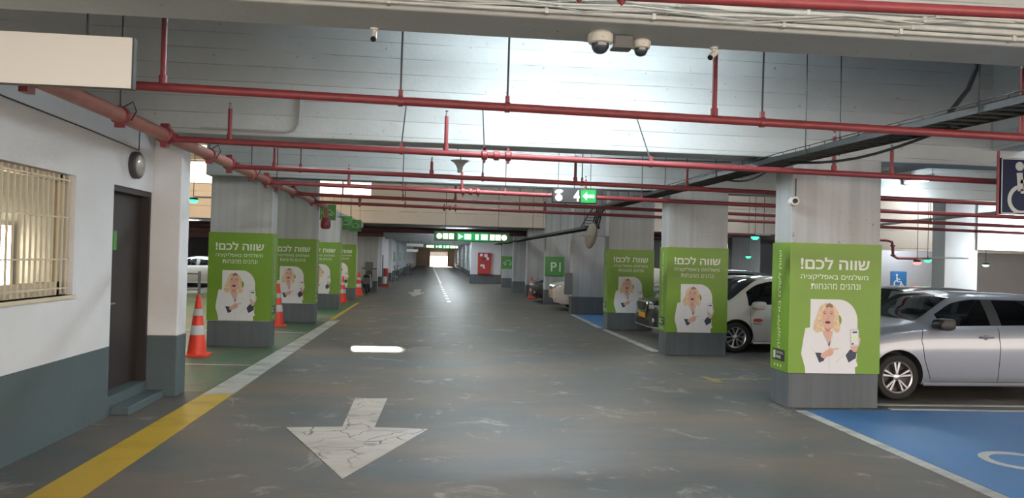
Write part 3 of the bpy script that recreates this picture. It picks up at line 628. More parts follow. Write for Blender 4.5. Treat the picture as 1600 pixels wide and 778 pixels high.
# main along the left pillars
t = thing('main_pipe', 'thick faded red main pipe running along the left wall to the pillars', 'pipe', (-2.85, 0, 0))
MB().tube([(0, 5.15, 2.93), (0, 19.0, 2.93)], 0.066, 16).build('pipe_run', M_PIPEBIG, t, smooth=True)
for y in (5.4, 8.0, 10.4, 12.6, 14.9, 17.1):
    b = MB().lathe([(0.066, -0.075), (0.088, -0.06), (0.088, -0.02), (0.094, 0), (0.088, 0.02), (0.088, 0.06), (0.066, 0.075)], 16, (0, y, 2.93), 'y')
    b.box(-0.03, 0.03, y-0.05, y+0.05, 2.80, 2.85); b.box(-0.04, 0.04, y-0.03, y+0.03, 3.0, 3.05)
    b.tube([(0.04, y, 2.92), (0.12, y, 2.90)], 0.048, 10); b.build('tee_clamp', M_RED, t, smooth=True)
for y in (6.9, 9.5, 11.6, 13.4):
    b = MB().lathe([(0.066, -0.03), (0.085, -0.025), (0.085, 0.025), (0.066, 0.03)], 16, (0, y, 2.93), 'y').box(-0.04, 0.04, y-0.02, y+0.02, 2.82, 2.86)
    b.build('pipe_clamp', M_RED, t, smooth=True)
    MB().tube([(0.02, y, 3.0), (0.10, y+0.02, 3.06), (0.12, y+0.05, 2.98), (0.06, y+0.09, 2.90)], 0.006, 6).build('ground_wire', M_CABLE, t)
    MB().cyl((0, y, 3.0), (0, y, 4.5), 0.007, 6).build('hanger_rod', M_ROD, t)
b = MB().tube([(0, 19.0, 2.93), (0, 19.15, 2.93), (0.0, 19.24, 2.86), (0.0, 19.26, 2.6)], 0.06, 12); b.build('elbow', M_PIPEBIG, t, smooth=True)
MB().lathe([(0.06, 2.66), (0.11, 2.64), (0.13, 2.55), (0.13, 2.42), (0.10, 2.36), (0.0, 2.35)], 14, (0, 19.26, 0)).build('flanged_valve', M_RED, t, smooth=True)
# near red pipe at the top of view
t = thing('sprinkler_pipe', 'red pipe overhead, in front of the first beam, nearest to the camera', 'pipe', (0, 3.0, 0))
MB().tube([(-1.0, 0, 2.93), (0.8, 0, 2.858), (4.6, 0, 2.92)], 0.024, 12).build('pipe_run', M_RED, t, smooth=True)
for x in (0.56, 0.74):
    MB().lathe([(0.024, -0.02), (0.036, -0.014), (0.036, 0.014), (0.024, 0.02)], 12, (x, 0, 2.862), 'x').lathe([(0, -0.03), (0.012, -0.018), (0.02, 0), (0.02, 0.02)], 10, (x, 0, 2.84)).build('coupling', M_RED, t, smooth=True)
# red beam-like pipe bank and ducts at the start of the low section
t = thing('pipe_bank', 'dark maroon pipe bank across the aisle above the lit overhead sign', 'pipe', (0, 33.6, 0))
for z, r in ((2.86, 0.13), (2.62, 0.10)): MB().tube([(-14, 0, z), (-2.4 if r < 0.12 else 12, 0, z)], r, 14).build('pipe_run', M_MAROON, t, smooth=True)
MB().tube([(-14, 0.35, 2.45), (-4.7, 0.35, 2.45)], 0.16, 14).build('pipe_run', M_MAROON, t, smooth=True)
for x in (-12.5, -8, -5.2, 6, 9): MB().cyl((x, 0, 2.86), (x, 0, 3.05), 0.012, 6).build('hanger_rod', M_ROD, t)
# red pipe with a drop on the far right
t = thing('sprinkler_pipe', 'light red pipe with a stepped drop behind the silver car roof', 'pipe', (0, 22.6, 0))
MB().tube([(9, 0, 2.68), (14.6, 0, 2.62), (14.75, 0, 2.58), (14.78, 0, 2.45), (14.8, 0, 2.12), (14.95, 0, 2.05), (16.6, 0, 2.05)], 0.045, 10).build('pipe_run', M_RED, t, smooth=True)
for p in ((14.78, 0, 2.45), (14.8, 0, 2.14), (14.5, 0, 2.62), (12.3, 0, 2.65)): MB().lathe([(0.045, -0.03), (0.075, -0.02), (0.075, 0.02), (0.045, 0.03)], 12, p).build('coupling', M_RED, t, smooth=True)
for x, z0 in ((10.4, 2.67), (13.2, 2.64)): MB().cyl((x, 0, z0), (x, 0, 5.7), 0.01, 6).build('hanger_rod', M_ROD, t)
# conduits
def conduit(label, path, r, m, name='conduit', cat='conduit', n=8): return tag(MB().tube(path, r, n).build(name, m, smooth=True), label, cat)
conduit('grey conduit bending up the second beam face on the left', [(-2.7, 8.67, 3.13), (-1.75, 8.67, 3.12), (-1.66, 8.67, 3.15), (-1.62, 8.67, 3.22), (-1.61, 8.67, 3.52), (-1.61, 8.70, 3.54)], 0.014, M_CONDUIT)
conduit('thin dark cable running down the booth wall above the window', [(-3.32, 4.5, 2.93), (-3.32, 6.0, 2.88), (-3.32, 7.4, 2.86), (-3.32, 8.55, 2.83), (-3.32, 8.56, 3.05)], 0.006, M_ROD, 'cable', 'cable')
conduit('thin wire stretched across the aisle behind the second pipe', [(-3, 9.15, 3.05), (1.5, 9.15, 3.035), (3.75, 9.15, 3.05)], 0.008, M_ROD, 'cable', 'cable')
conduit('second thin wire stretched across under the third beam', [(-3, 13.3, 3.04), (1.5, 13.3, 3.03), (3.75, 13.3, 3.04)], 0.008, M_ROD, 'cable', 'cable')
conduit('red downpipe on the far wide white pillar', [(4.2, 47.2, 0.05), (4.2, 47.2, 2.9)], 0.06, M_RED, 'downpipe', 'pipe')
conduit('grey conduit looping on the cream wall above the silver car', [(13.1, 23.25, 3.6), (13.1, 23.25, 2.55), (13.18, 23.25, 2.48), (14.6, 23.25, 2.46)], 0.03, M_CONDUIT)
conduit('long grey conduit slanting under the ceiling right of the nearest poster pillar', [(12.0, 10.0, 3.08), (12.0, 23.3, 2.82)], 0.035, M_CONDUIT)
conduit('black hose hanging from the ceiling to the cable tray', [(4.62, 5.9, 4.4), (4.6, 5.9, 3.5), (4.52, 5.9, 3.3), (4.35, 5.95, 3.05), (4.1, 6.0, 2.98)], 0.022, M_CABLE, 'hose', 'hose')
for k, (y, z, r, l) in enumerate(((3.965, 3.10, 0.012, 'lowest white conduit on the nearest beam'), (3.965, 3.135, 0.016, 'second white conduit on the nearest beam'), (3.96, 3.175, 0.012, 'third white conduit on the nearest beam'), (3.955, 3.21, 0.014, 'topmost white conduit on the nearest beam'))):
    t = thing('conduit', l, 'conduit', (0, y, z))
    MB().tube([(-1.4 if k < 3 else 0.2, 0, 0.0), (0.8, 0, 0), (2, 0, 0), (5.5, 0, 0)], r, 8).build('conduit_run', M_CABLEW, t, smooth=True)
    for x in (-0.3, 0.55, 1.15, 1.9, 2.6, 3.3): box('bracket', M_CABLEW, x+k*0.07, x+k*0.07+0.02, -r-0.004, 0.035, -r-0.004, r+0.004, t)
for k in range(5):
    rnd = random.Random(k); pts = [(-1.2+0.28*k+i*0.42, 3.93-rnd.random()*0.015, 3.105+0.02*k*0.7+rnd.uniform(-0.025, 0.03)) for i in range(9)]
    tag(MB().tube(pts, 0.003+0.001*(k % 3), 6).build('cable', M_CONDUIT if k % 2 else M_CABLEW, smooth=True), 'loose thin cable strung along the nearest beam face', 'cable', 'loose cables on the nearest beam')
# cable tray along the right
t = thing('cable_tray', 'long dark ladder cable tray under the ceiling along the right pillars', 'cable tray', (4.03, 0, 0))
TP = [(2.2, 2.82), (5.4, 2.885), (8.0, 2.935), (11.0, 2.955), (17.6, 2.975)]
def trz(y):
    for (a, za), (b, zb) in zip(TP, TP[1:]):
        if a <= y <= b: return za+(zb-za)*(y-a)/(b-a)
    return TP[-1][1]
for sx in (-0.17, 0.17):
    b = MB()
    for (a, za), (c, zc) in zip(TP, TP[1:]): b.add([(sx-0.008, a, za), (sx+0.008, a, za), (sx+0.008, a, za+0.05), (sx-0.008, a, za+0.05), (sx-0.008, c, zc), (sx+0.008, c, zc), (sx+0.008, c, zc+0.05), (sx-0.008, c, zc+0.05)], [(0,1,2,3), (4,7,6,5), (0,4,5,1), (1,5,6,2), (2,6,7,3), (3,7,4,0)])
    b.build('lower_rail', M_TRAY, t)
    MB().tube([(sx, a, za+0.085) for a, za in TP], 0.005, 6).build('upper_wire', M_TRAY, t)
for i in range(103):
    y = 2.25+i*0.15; z = trz(y); box('rung', M_TRAY, -0.17, 0.17, y-0.012, y+0.012, z+0.002, z+0.014, t)
    if i % 2 == 0:
        for sx in (-0.17, 0.17): MB().cyl((sx, y, z), (sx, y, z+0.085), 0.004, 5).build('upright', M_TRAY, t)
for i in range(14):
    rnd = random.Random(50+i); r = rnd.choice((0.016, 0.02, 0.026))
    MB().tube([(-0.14+0.0215*i+rnd.uniform(-0.012, 0.012), 2.3+j*1.02, trz(2.3+j*1.02)+0.02+r+rnd.uniform(0, 0.02)) for j in range(16)], r, 6).build('tray_cable', M_CABLE if i % 3 else M_TRAY, t, smooth=True)
for y in (4.9, 7.4, 9.9, 12.2, 14.6, 17.0):
    for sx in (-0.19, 0.19): MB().cyl((sx, y, trz(y)-0.01), (sx, y, 3.07 if y > 20 else 4.5 if y < 13.5 else 5.7), 0.007, 6).build('hanger_rod', M_ROD, t)
for y0, y1, d in ((5.5, 8.2, 0.10), (8.6, 10.2, 0.09)):
    MB().tube([(0.05, y0+(y1-y0)*k/8, trz(y0+(y1-y0)*k/8)-d*math.sin(PI*k/8)) for k in range(9)], 0.014, 6).build('sagging_cable', M_CABLE, t, smooth=True)
t = thing('cable_ladder', 'steep dark cable ladder dropping beside the round mirror', 'cable tray', (4.0, 17.9, 0))
for sx in (-0.32, -0.02):
    MB().tube([(sx+0.1, -0.2, 3.0), (sx+0.05, 0, 2.9), (sx-0.12, 0.1, 2.55)], 0.014, 6).build('side_rail', M_TRAY, t)
for k in range(6): MB().cyl((-0.25-0.03*k, 0.02*k-0.05, 2.92-0.07*k), (0.05-0.03*k, 0.02*k-0.05, 2.92-0.07*k), 0.008, 6).build('rung', M_TRAY, t)
for k in range(4): MB().tube([(-0.12+0.05*k, -0.2, 3.0), (-0.12+0.05*k, 0.0, 2.85), (-0.16+0.05*k, 0.15, 2.56), (-0.1+0.05*k, 0.5, 2.54)], 0.018, 6).build('dropped_cable', M_CABLE, t, smooth=True)
t = thing('cable_tray', 'lower dark cable tray continuing along the far grey pillars', 'cable tray', (3.85, 0, 2.52))
for sx in (-0.17, 0.17): box('lower_rail', M_TRAY, sx-0.01, sx+0.01, 18.0, 47, 0, 0.06, t)
for i in range(60): box('rung', M_TRAY, -0.17, 0.17, 18.2+i*0.48, 18.24+i*0.48, 0.0, 0.015, t)
for i in range(6): MB().tube([(-0.13+0.05*i+random.uniform(-0.01, 0.01), 18+j*2.9, 0.04+random.uniform(0, 0.03)) for j in range(11)], 0.024, 6).build('tray_cable', M_CABLE, t, smooth=True)
for y in (20, 24, 28, 31): MB().cyl((0.19, y, 0), (0.19, y, 3.18), 0.007, 6).build('hanger_rod', M_ROD, t)

# ---------------------------------------------------------------- ceiling lamps
def lamp(x, y, z, label, along='x', length=1.25, top=None, k=1.0):
    t = thing('fluorescent_lamp', label, 'lamp', (x, y, z), 0 if along == 'x' else PI/2, 'ceiling fluorescent lamps')
    h = length/2
    MB().box(-h, h, -0.07, 0.07, 0.03, 0.09).build('lamp_housing', M_OFFW, t, bevel=0.01)
    for s_ in (-0.035, 0.035): MB().cyl((-h+0.04, s_, 0.0), (h-0.04, s_, 0.0), 0.018, 8).build('tube', M_TUBE if k == 1.0 else emissive('fluorescent tube %.1f' % k, TUBE_COL, TUBE*k), t)
    for s_ in (-1, 1):
        MB().box(s_*h-0.02*(s_+1), s_*h+0.02*(1-s_), -0.06, 0.06, -0.02, 0.03).build('end_cap', M_OFFW, t)
        if top: MB().cyl((s_*h*0.7, 0, 0.09), (s_*h*0.7, 0, top-z), 0.005, 5).build('hanger_rod', M_ROD, t)
lamp(0.85, 7.3, 3.98, 'left hanging tube lamp between the two nearest beams', 'x', 1.25, 4.5, 1.9); lamp(2.25, 7.3, 3.98, 'right hanging tube lamp between the two nearest beams', 'x', 1.25, 4.5, 1.9)
lamp(0.85, 12.0, 3.8, 'left hanging tube lamp between the second and third beams', 'x', 1.25, 4.5, 1.9); lamp(2.25, 12.0, 3.8, 'right hanging tube lamp between the second and third beams', 'x', 1.25, 4.5, 1.9)
lamp(1.0, 1.6, 4.1, 'tube lamp above the camera, before the nearest beam', 'x', 1.25, 4.5, 1.0)
lamp(1.2, 16.5, 4.9, 'high tube lamp over the aisle beyond the third beam', 'x', 1.25, 5.7, 1.6)
lamp(1.2, 22.0, 4.9, 'high tube lamp over the middle of the aisle', 'x', 1.25, 5.7, 1.6)
lamp(1.2, 27.5, 4.9, 'high tube lamp before the far cross wall', 'x', 1.25, 5.7, 1.6)
lamp(9.05, 13.0, 3.39, 'bright tube lamp in view right of the nearest poster pillar', 'y', 0.9, 4.5)
lamp(9.5, 10.8, 4.0, 'tube lamp above the silver car', 'y', 1.25, 4.5, 0.7)
lamp(8.6, 6.6, 4.0, 'tube lamp above the blue bay', 'x', 1.25, 4.5)
lamp(8.2, 16.3, 4.9, 'tube lamp above the black car', 'x', 1.25, 5.7)
lamp(16.9, 18.6, 3.0, 'left added tube lamp out of view, brightening the right-hand beam', 'x', 1.25, 5.7, 5.0); lamp(18.6, 18.6, 3.0, 'right added tube lamp out of view, brightening the right-hand beam', 'x', 1.25, 5.7, 5.0)  # both added beyond the frame to whiten the right-hand pillar and beam
lamp(16.4, 21.8, 4.6, 'tube lamp above the cream right-hand wall', 'x', 1.25, 5.7, 2.5)
lamp(8.2, 24.0, 4.9, 'tube lamp above the far right bays', 'x', 1.25, 5.7, 2.0)
lamp(-7.0, 13.0, 4.3, 'tube lamp over the left bays', 'x', 1.25, 4.5, 1.6)
lamp(-5.2, 21.0, 4.9, 'tube lamp over the far left bays', 'x', 1.25, 5.7, 2.0)
for k, y in enumerate((35.4, 39.6, 44.4, 49, 55, 63, 72, 84, 98)):
    lamp(0.9, y, 2.93, ('first', 'second', 'third', 'fourth', 'fifth', 'sixth', 'seventh', 'eighth', 'ninth')[k]+' tube lamp down the low section of the aisle', 'x', 1.3, None, 2.0)
lamp(8.5, 38, 2.93, 'tube lamp in the low section right of the grey pillars', k=2.0)
lamp(17.0, 24.8, 3.0, 'added unseen tube lamp brightening the wall behind the cream downstand', 'x', 1.25, 5.7, 1.5); lamp(19.5, 33.8, 2.93, 'added unseen tube lamp brightening the low section far right', k=4.0); lamp(12.0, 28.0, 4.9, 'added unseen tube lamp brightening the right end of the far cross wall', 'x', 1.25, 5.7, 3.0); lamp(-1.7, 10.6, 4.0, 'added unseen tube lamp behind the second beam, brightening the left pillars', 'x', 1.25, 4.5, 0.7)  # lamps added out of sight to lift dim walls and pillars
lamp(-11.5, 35.0, 2.93, 'tube lamp in the low section far left', k=2.5)

# ---------------------------------------------------------------- signs
t = thing('lightbox_sign', 'blank white lightbox sign hanging top left', 'sign', (-2.6, 4.82, 2.735))
MB().box(-0.69, 0.69, -0.025, 0.025, 0.0, 0.325).build('sign_case', M_DARK, t, bevel=0.004); MB().box(-0.686, 0.68, -0.031, -0.026, 0.004, 0.321).build('sign_face', M_LBOX, t)
for x in (-0.4, 0.4): MB().cyl((x, 0, 0.325), (x, 0, 1.76), 0.008, 6).build('hanger_rod', M_ROD, t)
# number sign "4 <-"
t = thing('counter_sign', 'lit bay counter sign showing 4 and a green arrow', 'sign', (2.31, 12.35, 2.70))
MB().box(-0.385, 0.385, 0, 0.07, 0, 0.25).build('sign_case', M_BLACK, t, bevel=0.006)
MB().box(-0.37, 0.10, -0.004, 0.0, 0.015, 0.235).build('dark_panel', M_DARK, t); MB().box(0.11, 0.37, -0.004, 0.0, 0.015, 0.235).build('green_panel', M_LITEGREEN, t)
fn = lambda u, v: (u, -0.006, v)
b = MB(); text(b, '4', fn, 0.035, 0.125, width=0.105, height=0.19, bold=0.03); b.build('digit', M_LEDW, t)
b = MB()
for p in (arc(-0.27, 0.085, 0.062, 0, 360, 16, 0.06)[:-1], stroke([(-0.33, 0.165), (-0.30, 0.2), (-0.24, 0.205), (-0.21, 0.185)], 0.045), stroke([(-0.27, 0.12), (-0.27, 0.18)], 0.05)): b.prism(p, lambda u, v, w: (u, -0.005-w, v), 0.002)
b.build('car_symbol', M_LEDW, t)
MB().prism([(0.13, 0.125), (0.215, 0.20), (0.215, 0.155), (0.345, 0.155), (0.345, 0.095), (0.215, 0.095), (0.215, 0.05)], lambda u, v, w: (u, -0.005-w, v), 0.002).build('arrow', M_LEDGW, t)
for x in (-0.28, 0.0, 0.28): MB().cyl((x, 0.035, 0.25), (x, 0.035, 1.8), 0.006, 6).build('hanger_rod', M_ROD, t)
# overhead display boards
def board(label, x0, x1, y, z0, z1):
    w, h = x1-x0, z1-z0; t = thing('overhead_display', label, 'sign', ((x0+x1)/2, y, z0))
    MB().box(-w/2, w/2, 0, 0.12, 0, h).build('sign_case', mat('display green case', (0.02, 0.14, 0.06), 0.4), t, bevel=0.01)
    f = lambda u, v, ww: (u*w/2, -0.004-ww, v*h)
    k = h/(w/2)
    for s_ in (-1, 1):
        MB().prism([(s_*0.86+0.30*k*math.cos(a*PI/10), 0.5+0.30*math.sin(a*PI/10)) for a in range(20)], f, 0.004).build('round_symbol', M_LEDY, t)
        for c in (0.70, 0.545):
            MB().prism([(s_*c-0.068, 0.2), (s_*c+0.068, 0.2), (s_*c+0.068, 0.8), (s_*c-0.068, 0.8)], f, 0.004).build('square_symbol', M_LEDY, t)
    for a, b_ in ((-0.36, -0.22), (-0.20, -0.02), (0.09, 0.18), (0.24, 0.42)):
        MB().prism([(a, 0.22), (b_, 0.22), (b_, 0.78), (a, 0.78)] if a > -0.3 else [(a, 0.2), (b_, 0.5), (a, 0.8)], f, 0.004).build('lit_segment', M_LEDGW, t)
    MB().prism([(-0.40, 0.1), (0.45, 0.1), (0.45, 0.9), (-0.40, 0.9)], lambda u, v, ww: (u*w/2, -0.001-ww, v*h), 0.002).build('display_panel', M_LITEGREEN, t)
    for x in (-w*0.35, w*0.35): MB().cyl((x, 0.06, h), (x, 0.06, (5.7 if y < 32 else 3.05)-z0), 0.01, 6).build('hanger_rod', M_ROD, t)
board('nearer green overhead display board with lit symbols', -0.12, 2.95, 30.0, 2.345, 2.74)
board('farther green overhead display board with lit symbols', -0.75, 1.45, 48.0, 2.18, 2.47)
for x0, x1, y, z0, z1, l in ((-1.9, -0.85, 47, 2.28, 2.46, 'long white sign panel hanging beside the farther display board'), (-2.1, -1.3, 52, 1.95, 2.15, 'small white sign panel below the long white one')):
    t = thing('white_sign', l, 'sign', ((x0+x1)/2, y, z0)); w = x1-x0
    MB().box(-w/2, w/2, 0, 0.05, 0, z1-z0).build('sign_face', M_LBOX, t, bevel=0.006)
    for x in (-w*0.4, w*0.4): MB().cyl((x, 0.025, z1-z0), (x, 0.025, 3.05-z0), 0.01, 6).build('hanger_rod', M_ROD, t)
# green squares with a car symbol
def car_outline(): return stroke([(0.10, 0.40), (0.14, 0.5), (0.30, 0.54), (0.42, 0.68), (0.62, 0.68), (0.76, 0.54), (0.88, 0.50), (0.90, 0.38), (0.84, 0.36)], 0.03)
for y, x, z, l in ((20.0, -2.91, 2.81, 'nearest green car sign hanging by the left pillars'), (24.0, -2.93, 2.71, 'second green car sign hanging by the left pillars'), (27.0, -2.94, 2.74, 'farthest green car sign hanging by the left pillars')):
    t = thing('car_sign', l, 'sign', (x, y, z-0.2), 0, 'green car signs by the left pillars'); s_ = 0.42
    MB().box(-s_/2, s_/2, 0, 0.025, 0, s_).build('sign_plate', M_SIGNGREEN, t, bevel=0.003)
    b = MB()
    for p in (car_outline(), stroke(arc(0.30, 0.37, 0.07, 0, 350, 12), 0.03), stroke(arc(0.70, 0.37, 0.07, 0, 350, 12), 0.03), stroke([(0.38, 0.37), (0.62, 0.37)], 0.03)):
        b.prism(p, lambda u, v, w: ((u-0.5)*s_, -0.001-w, v*s_), 0.001)
    b.build('car_symbol', M_PRINTTXT, t)
    for xx in (-0.15, 0.15): MB().cyl((xx, 0.012, s_), (xx, 0.012, 5.9-z), 0.005, 6).build('hanger_rod', M_ROD, t)
# P1 plates
def plate(name, label, x, y, z, s_, txt, m=M_SIGNGREEN):
    t = thing(name, label, 'sign', (x, y, z)); MB().box(-s_/2, s_/2, -0.02, 0, 0, s_).build('sign_plate', m, t, bevel=0.003)
    b = MB()
    if txt == 'wheelchair':
        for p in wheelchair_polys(): b.prism([((u-0.2)*s_*0.85, v*s_*0.85+0.05*s_) for u, v in p], lambda u, v, w: (u, -0.0205-w, v), 0.002)
    elif txt == 'car':
        for p in (car_outline(), stroke(arc(0.30, 0.37, 0.07, 0, 350, 12), 0.03), stroke(arc(0.70, 0.37, 0.07, 0, 350, 12), 0.03)): b.prism([((u-0.5)*s_, v*s_) for u, v in p], lambda u, v, w: (u, -0.0205-w, v), 0.002)
    else: text(b, txt, lambda u, v: (u, -0.0215, v), 0.06*s_, 0.47*s_, height=0.48*s_, bold=0.01)
    b.build('lettering' if txt == 'P1' else 'symbol', M_PRINTTXT, t); return t
plate('bay_sign', 'green P1 sign on the grey pillar behind the pearl car', 4.50, 27.83, 1.08, 0.74, 'P1')
plate('bay_sign', 'small green P1 sign on the far left pillar', -9.44, 26.98, 1.40, 0.42, 'P1')
plate('bay_sign', 'half hidden green car sign on a far grey pillar', 4.12, 42.38, 1.08, 0.72, 'car')
plate('wheelchair_sign', 'blue wheelchair sign on the grey wall behind the silver car', 17.25, 25.98, 0.98, 0.62, 'wheelchair', M_SIGNBLUE)
for y, l in ((56, 'nearest green plate on the far left wall'), (65, 'middle green plate on the far left wall'), (73, 'farthest green plate on the far left wall')):
    tag(MB().box(-3.2, -3.17, y, y+1.6, 1.2, 1.95).build('wall_plate', M_SIGNGREEN, bevel=0.004), l, 'sign')
for y, l in ((60, 'nearer green plate on the far right wall'), (74, 'farther green plate on the far right wall')):
    tag(MB().box(2.82, 2.85, y, y+1.6, 1.2, 1.95).build('wall_plate', M_SIGNGREEN, bevel=0.004), l, 'sign')
t = thing('wheelchair_sign', 'large navy hanging sign with a pale wheelchair at the right edge', 'sign', (6.56, 7.6, 2.375))
MB().box(-0.34, 0.34, -0.02, 0.02, 0, 0.625).build('sign_plate', M_NAVY, t, bevel=0.004)
b = MB()
for p in wheelchair_polys(): b.prism([((u-0.25)*0.60, v*0.6+0.02) for u, v in p], lambda u, v, w: (u, -0.0215-w, v), 0.002)
b.build('symbol', mat('sign grey symbol', (0.42, 0.45, 0.46), 0.5), t)
b = MB()
for a in (((-0.33, 0.01), (0.33, 0.01)), ((-0.33, 0.615), (0.33, 0.615)), ((-0.33, 0.01), (-0.33, 0.615))): b.prism(stroke(a, 0.012), lambda u, v, w: (u, -0.0215-w, v), 0.002)
b.build('border_line', mat('sign grey symbol', (0.42, 0.45, 0.46), 0.5), t)
MB().cyl((-0.36, 0, -0.02), (-0.36, 0, 0.70), 0.015, 8).build('side_post', M_RED, t); MB().cyl((0, 0, 0.625), (0, 0, 2.12), 0.008, 6).build('hanger_rod', M_ROD, t)

# ---------------------------------------------------------------- cameras, speaker, mirror, bulkhead lamp
def dome(label, x, y, r):
    t = thing('dome_camera', label, 'camera', (x, y, 3.07))
    MB().lathe([(0.0, 0), (r*0.8, 0), (r, -r*0.18), (r*1.02, -r*0.55), (r*0.92, -r*0.82), (r*0.74, -r*0.9), (0, -r*0.9)], 28).build('camera_housing', M_OFFW, t, smooth=True)
    MB().lathe([(r*0.72, -r*0.88), (r*0.68, -r*1.2), (r*0.5, -r*1.5), (r*0.25, -r*1.64), (0, -r*1.68)], 24).build('smoked_dome', mat('smoked dome', (0.03, 0.045, 0.06), 0.08, coat=1.0), t, smooth=True)
    MB().lathe([(0, -r*0.5), (r*0.2, -r*0.52), (r*0.2, -r*0.6), (0, -r*0.62)], 10, (0, -r*0.82, 0)).build('status_lens', M_DARK, t)
dome('larger white dome camera under the nearest beam', 0.915, 4.20, 0.074); dome('smaller white dome camera under the nearest beam', 1.185, 4.30, 0.058)
t = thing('junction_box', 'grey junction box between the two dome cameras', 'box', (1.055, 4.26, 3.07))
MB().box(-0.06, 0.06, -0.05, 0.05, -0.075, 0).build('box_body', M_GREY, t, bevel=0.008); MB().box(-0.05, 0.05, -0.055, -0.05, -0.065, -0.01).build('box_lid', M_GREY, t)
def bullet(label, x, y, z, d):
    t = thing('bullet_camera', label, 'camera', (x, y, z)); D = Vector(d).normalized()
    MB().cyl((0, 0, 0), (0, 0, -0.04), 0.009, 8).cyl((0, 0, 0.0), (0, 0, -0.01), 0.024, 12).build('mount', M_OFFW, t, smooth=True)
    c = Vector((0, 0, -0.04)); a = c-D*0.03; b_ = c+D*0.035
    MB().cyl(a, b_, 0.018, 14).build('camera_barrel', M_OFFW, t, smooth=True); MB().cyl(b_, b_+D*0.01, 0.0165, 14).build('lens', M_BLACK, t, smooth=True)
bullet('small bullet camera under the nearest beam left of centre', -0.40, 4.36, 3.07, (0, -0.6, -0.7)); bullet('small bullet camera beside the red riser', 1.66, 4.36, 3.07, (-0.6, -0.3, -0.6))
t = thing('wall_camera', 'round white camera on the nearest poster pillar top corner', 'camera', (4.30, 8.56, 2.52))
MB().cyl((0.03, 0, 0.02), (0.03, 0, 0.28), 0.01, 8).build('bracket', M_DARK, t); MB().lathe([(0, -0.05), (0.05, -0.045), (0.062, -0.01), (0.06, 0.03), (0, 0.04)], 18, (0.0, -0.02, 0), 'y').build('camera_housing', M_OFFW, t, smooth=True)
MB().lathe([(0, -0.075), (0.028, -0.07), (0.032, -0.05), (0, -0.05)], 14, (-0.01, -0.02, 0), 'y').build('lens', M_BLACK, t, smooth=True)
t = thing('horn_speaker', 'grey horn speaker hanging below the second pipe', 'speaker', (0.27, 9.55, 2.94))
MB().lathe([(0.03, -0.11), (0.035, -0.06), (0.05, -0.02), (0.08, 0.02), (0.118, 0.04), (0.118, 0.048), (0.075, 0.03), (0.0, 0.02)], 24).build('horn', M_CONDUIT, t, smooth=True)
MB().tube([(0, 0, 0.02), (0.01, 0, 0.1), (-0.03, 0, 0.18), (0, 0, 1.56)], 0.007, 6).build('suspension', M_ROD, t)
t = thing('convex_mirror', 'round traffic mirror seen from the side on the third right pillar', 'mirror', (3.70, 17.5, 2.32)); t.rotation_euler = (math.radians(8), math.radians(16), math.radians(106))
MB().lathe([(0.0, -0.10), (0.15, -0.085), (0.26, -0.04), (0.30, 0.0)], 32, axis='y').build('mirror_face', M_CHROME, t, smooth=True)
MB().lathe([(0.0, 0.035), (0.22, 0.03), (0.30, 0.012), (0.315, -0.005), (0.30, -0.012), (0.295, 0.0)], 32, axis='y').build('mirror_back', mat('mirror back brown', (0.20, 0.17, 0.14), 0.55), t, smooth=True)
MB().cyl((0, 0.03, 0), (0.1, 0.22, 0), 0.014, 8).build('bracket_arm', M_STEEL, t)
mbk = MB().cyl((3.76, 17.52, 2.33), (4.32, 18.2, 2.33), 0.012, 8).build('wall_bracket', M_STEEL, t)
bpy.context.view_layer.update(); mbk.matrix_parent_inverse = t.matrix_world.inverted()
t = thing('bulkhead_lamp', 'round unlit bulkhead lamp above the brown door', 'lamp', (-3.335, 8.46, 2.655))
MB().lathe([(0.0, 0.0), (0.145, 0.0), (0.15, 0.02), (0.15, 0.055), (0.135, 0.07), (0.125, 0.07)], 28, axis='x').build('lamp_rim', M_DARK, t, smooth=True)
MB().lathe([(0.128, 0.062), (0.11, 0.085), (0.06, 0.10), (0.0, 0.105)], 28, axis='x').build('lamp_glass', mat('ribbed lamp glass', (0.30, 0.28, 0.24), 0.15, bump=0.6, bscale=40, coat=0.6), t, smooth=True)
# bay indicator lamps
def indicator(label, x, y, z, m, top, arm=0.0):
    t = thing('bay_indicator', label, 'indicator', (x, y, z), 0, 'bay indicator lamps')
    MB().lathe([(0, -0.07), (0.06, -0.06), (0.095, -0.02), (0.10, 0.0), (0.0, 0.005)], 16).build('lens', m, t, smooth=True)
    MB().lathe([(0, 0.0), (0.11, 0.0), (0.09, 0.05), (0, 0.06)], 16).cyl((0, 0, 0.05), (0, 0, top-z), 0.008, 6).build('mount', M_DARK, t)
    if arm: MB().box(0, arm, -0.03, 0.03, 0.05, 0.09).build('arm', M_CONDUIT, t)
indicator('green indicator lamp between the white car and the nearest poster pillar', 8.05, 18.0, 2.43, M_LEDG, 5.7, 0.4)
indicator('small green indicator lamp farther behind the white car', 12.0, 27.4, 2.02, M_LEDG, 5.7)
indicator('green indicator lamp left of the first left-hand poster', -5.6, 17.6, 2.88, M_LEDG, 5.7, 0.5)
indicator('small green indicator lamp by the far left car', -9.0, 27.25, 2.1, M_LEDG, 2.2, -0.2)
indicator('red indicator lamp above the silver car', 12.46, 18.0, 1.90, M_LEDR, 5.7, 0.3)
indicator('green indicator lamp next to the red one', 13.6, 19.2, 1.98, M_LEDG, 5.7, 1.2)
indicator('pale green indicator lamp near the right edge', 16.7, 20.9, 1.90, M_LEDGW, 5.7)

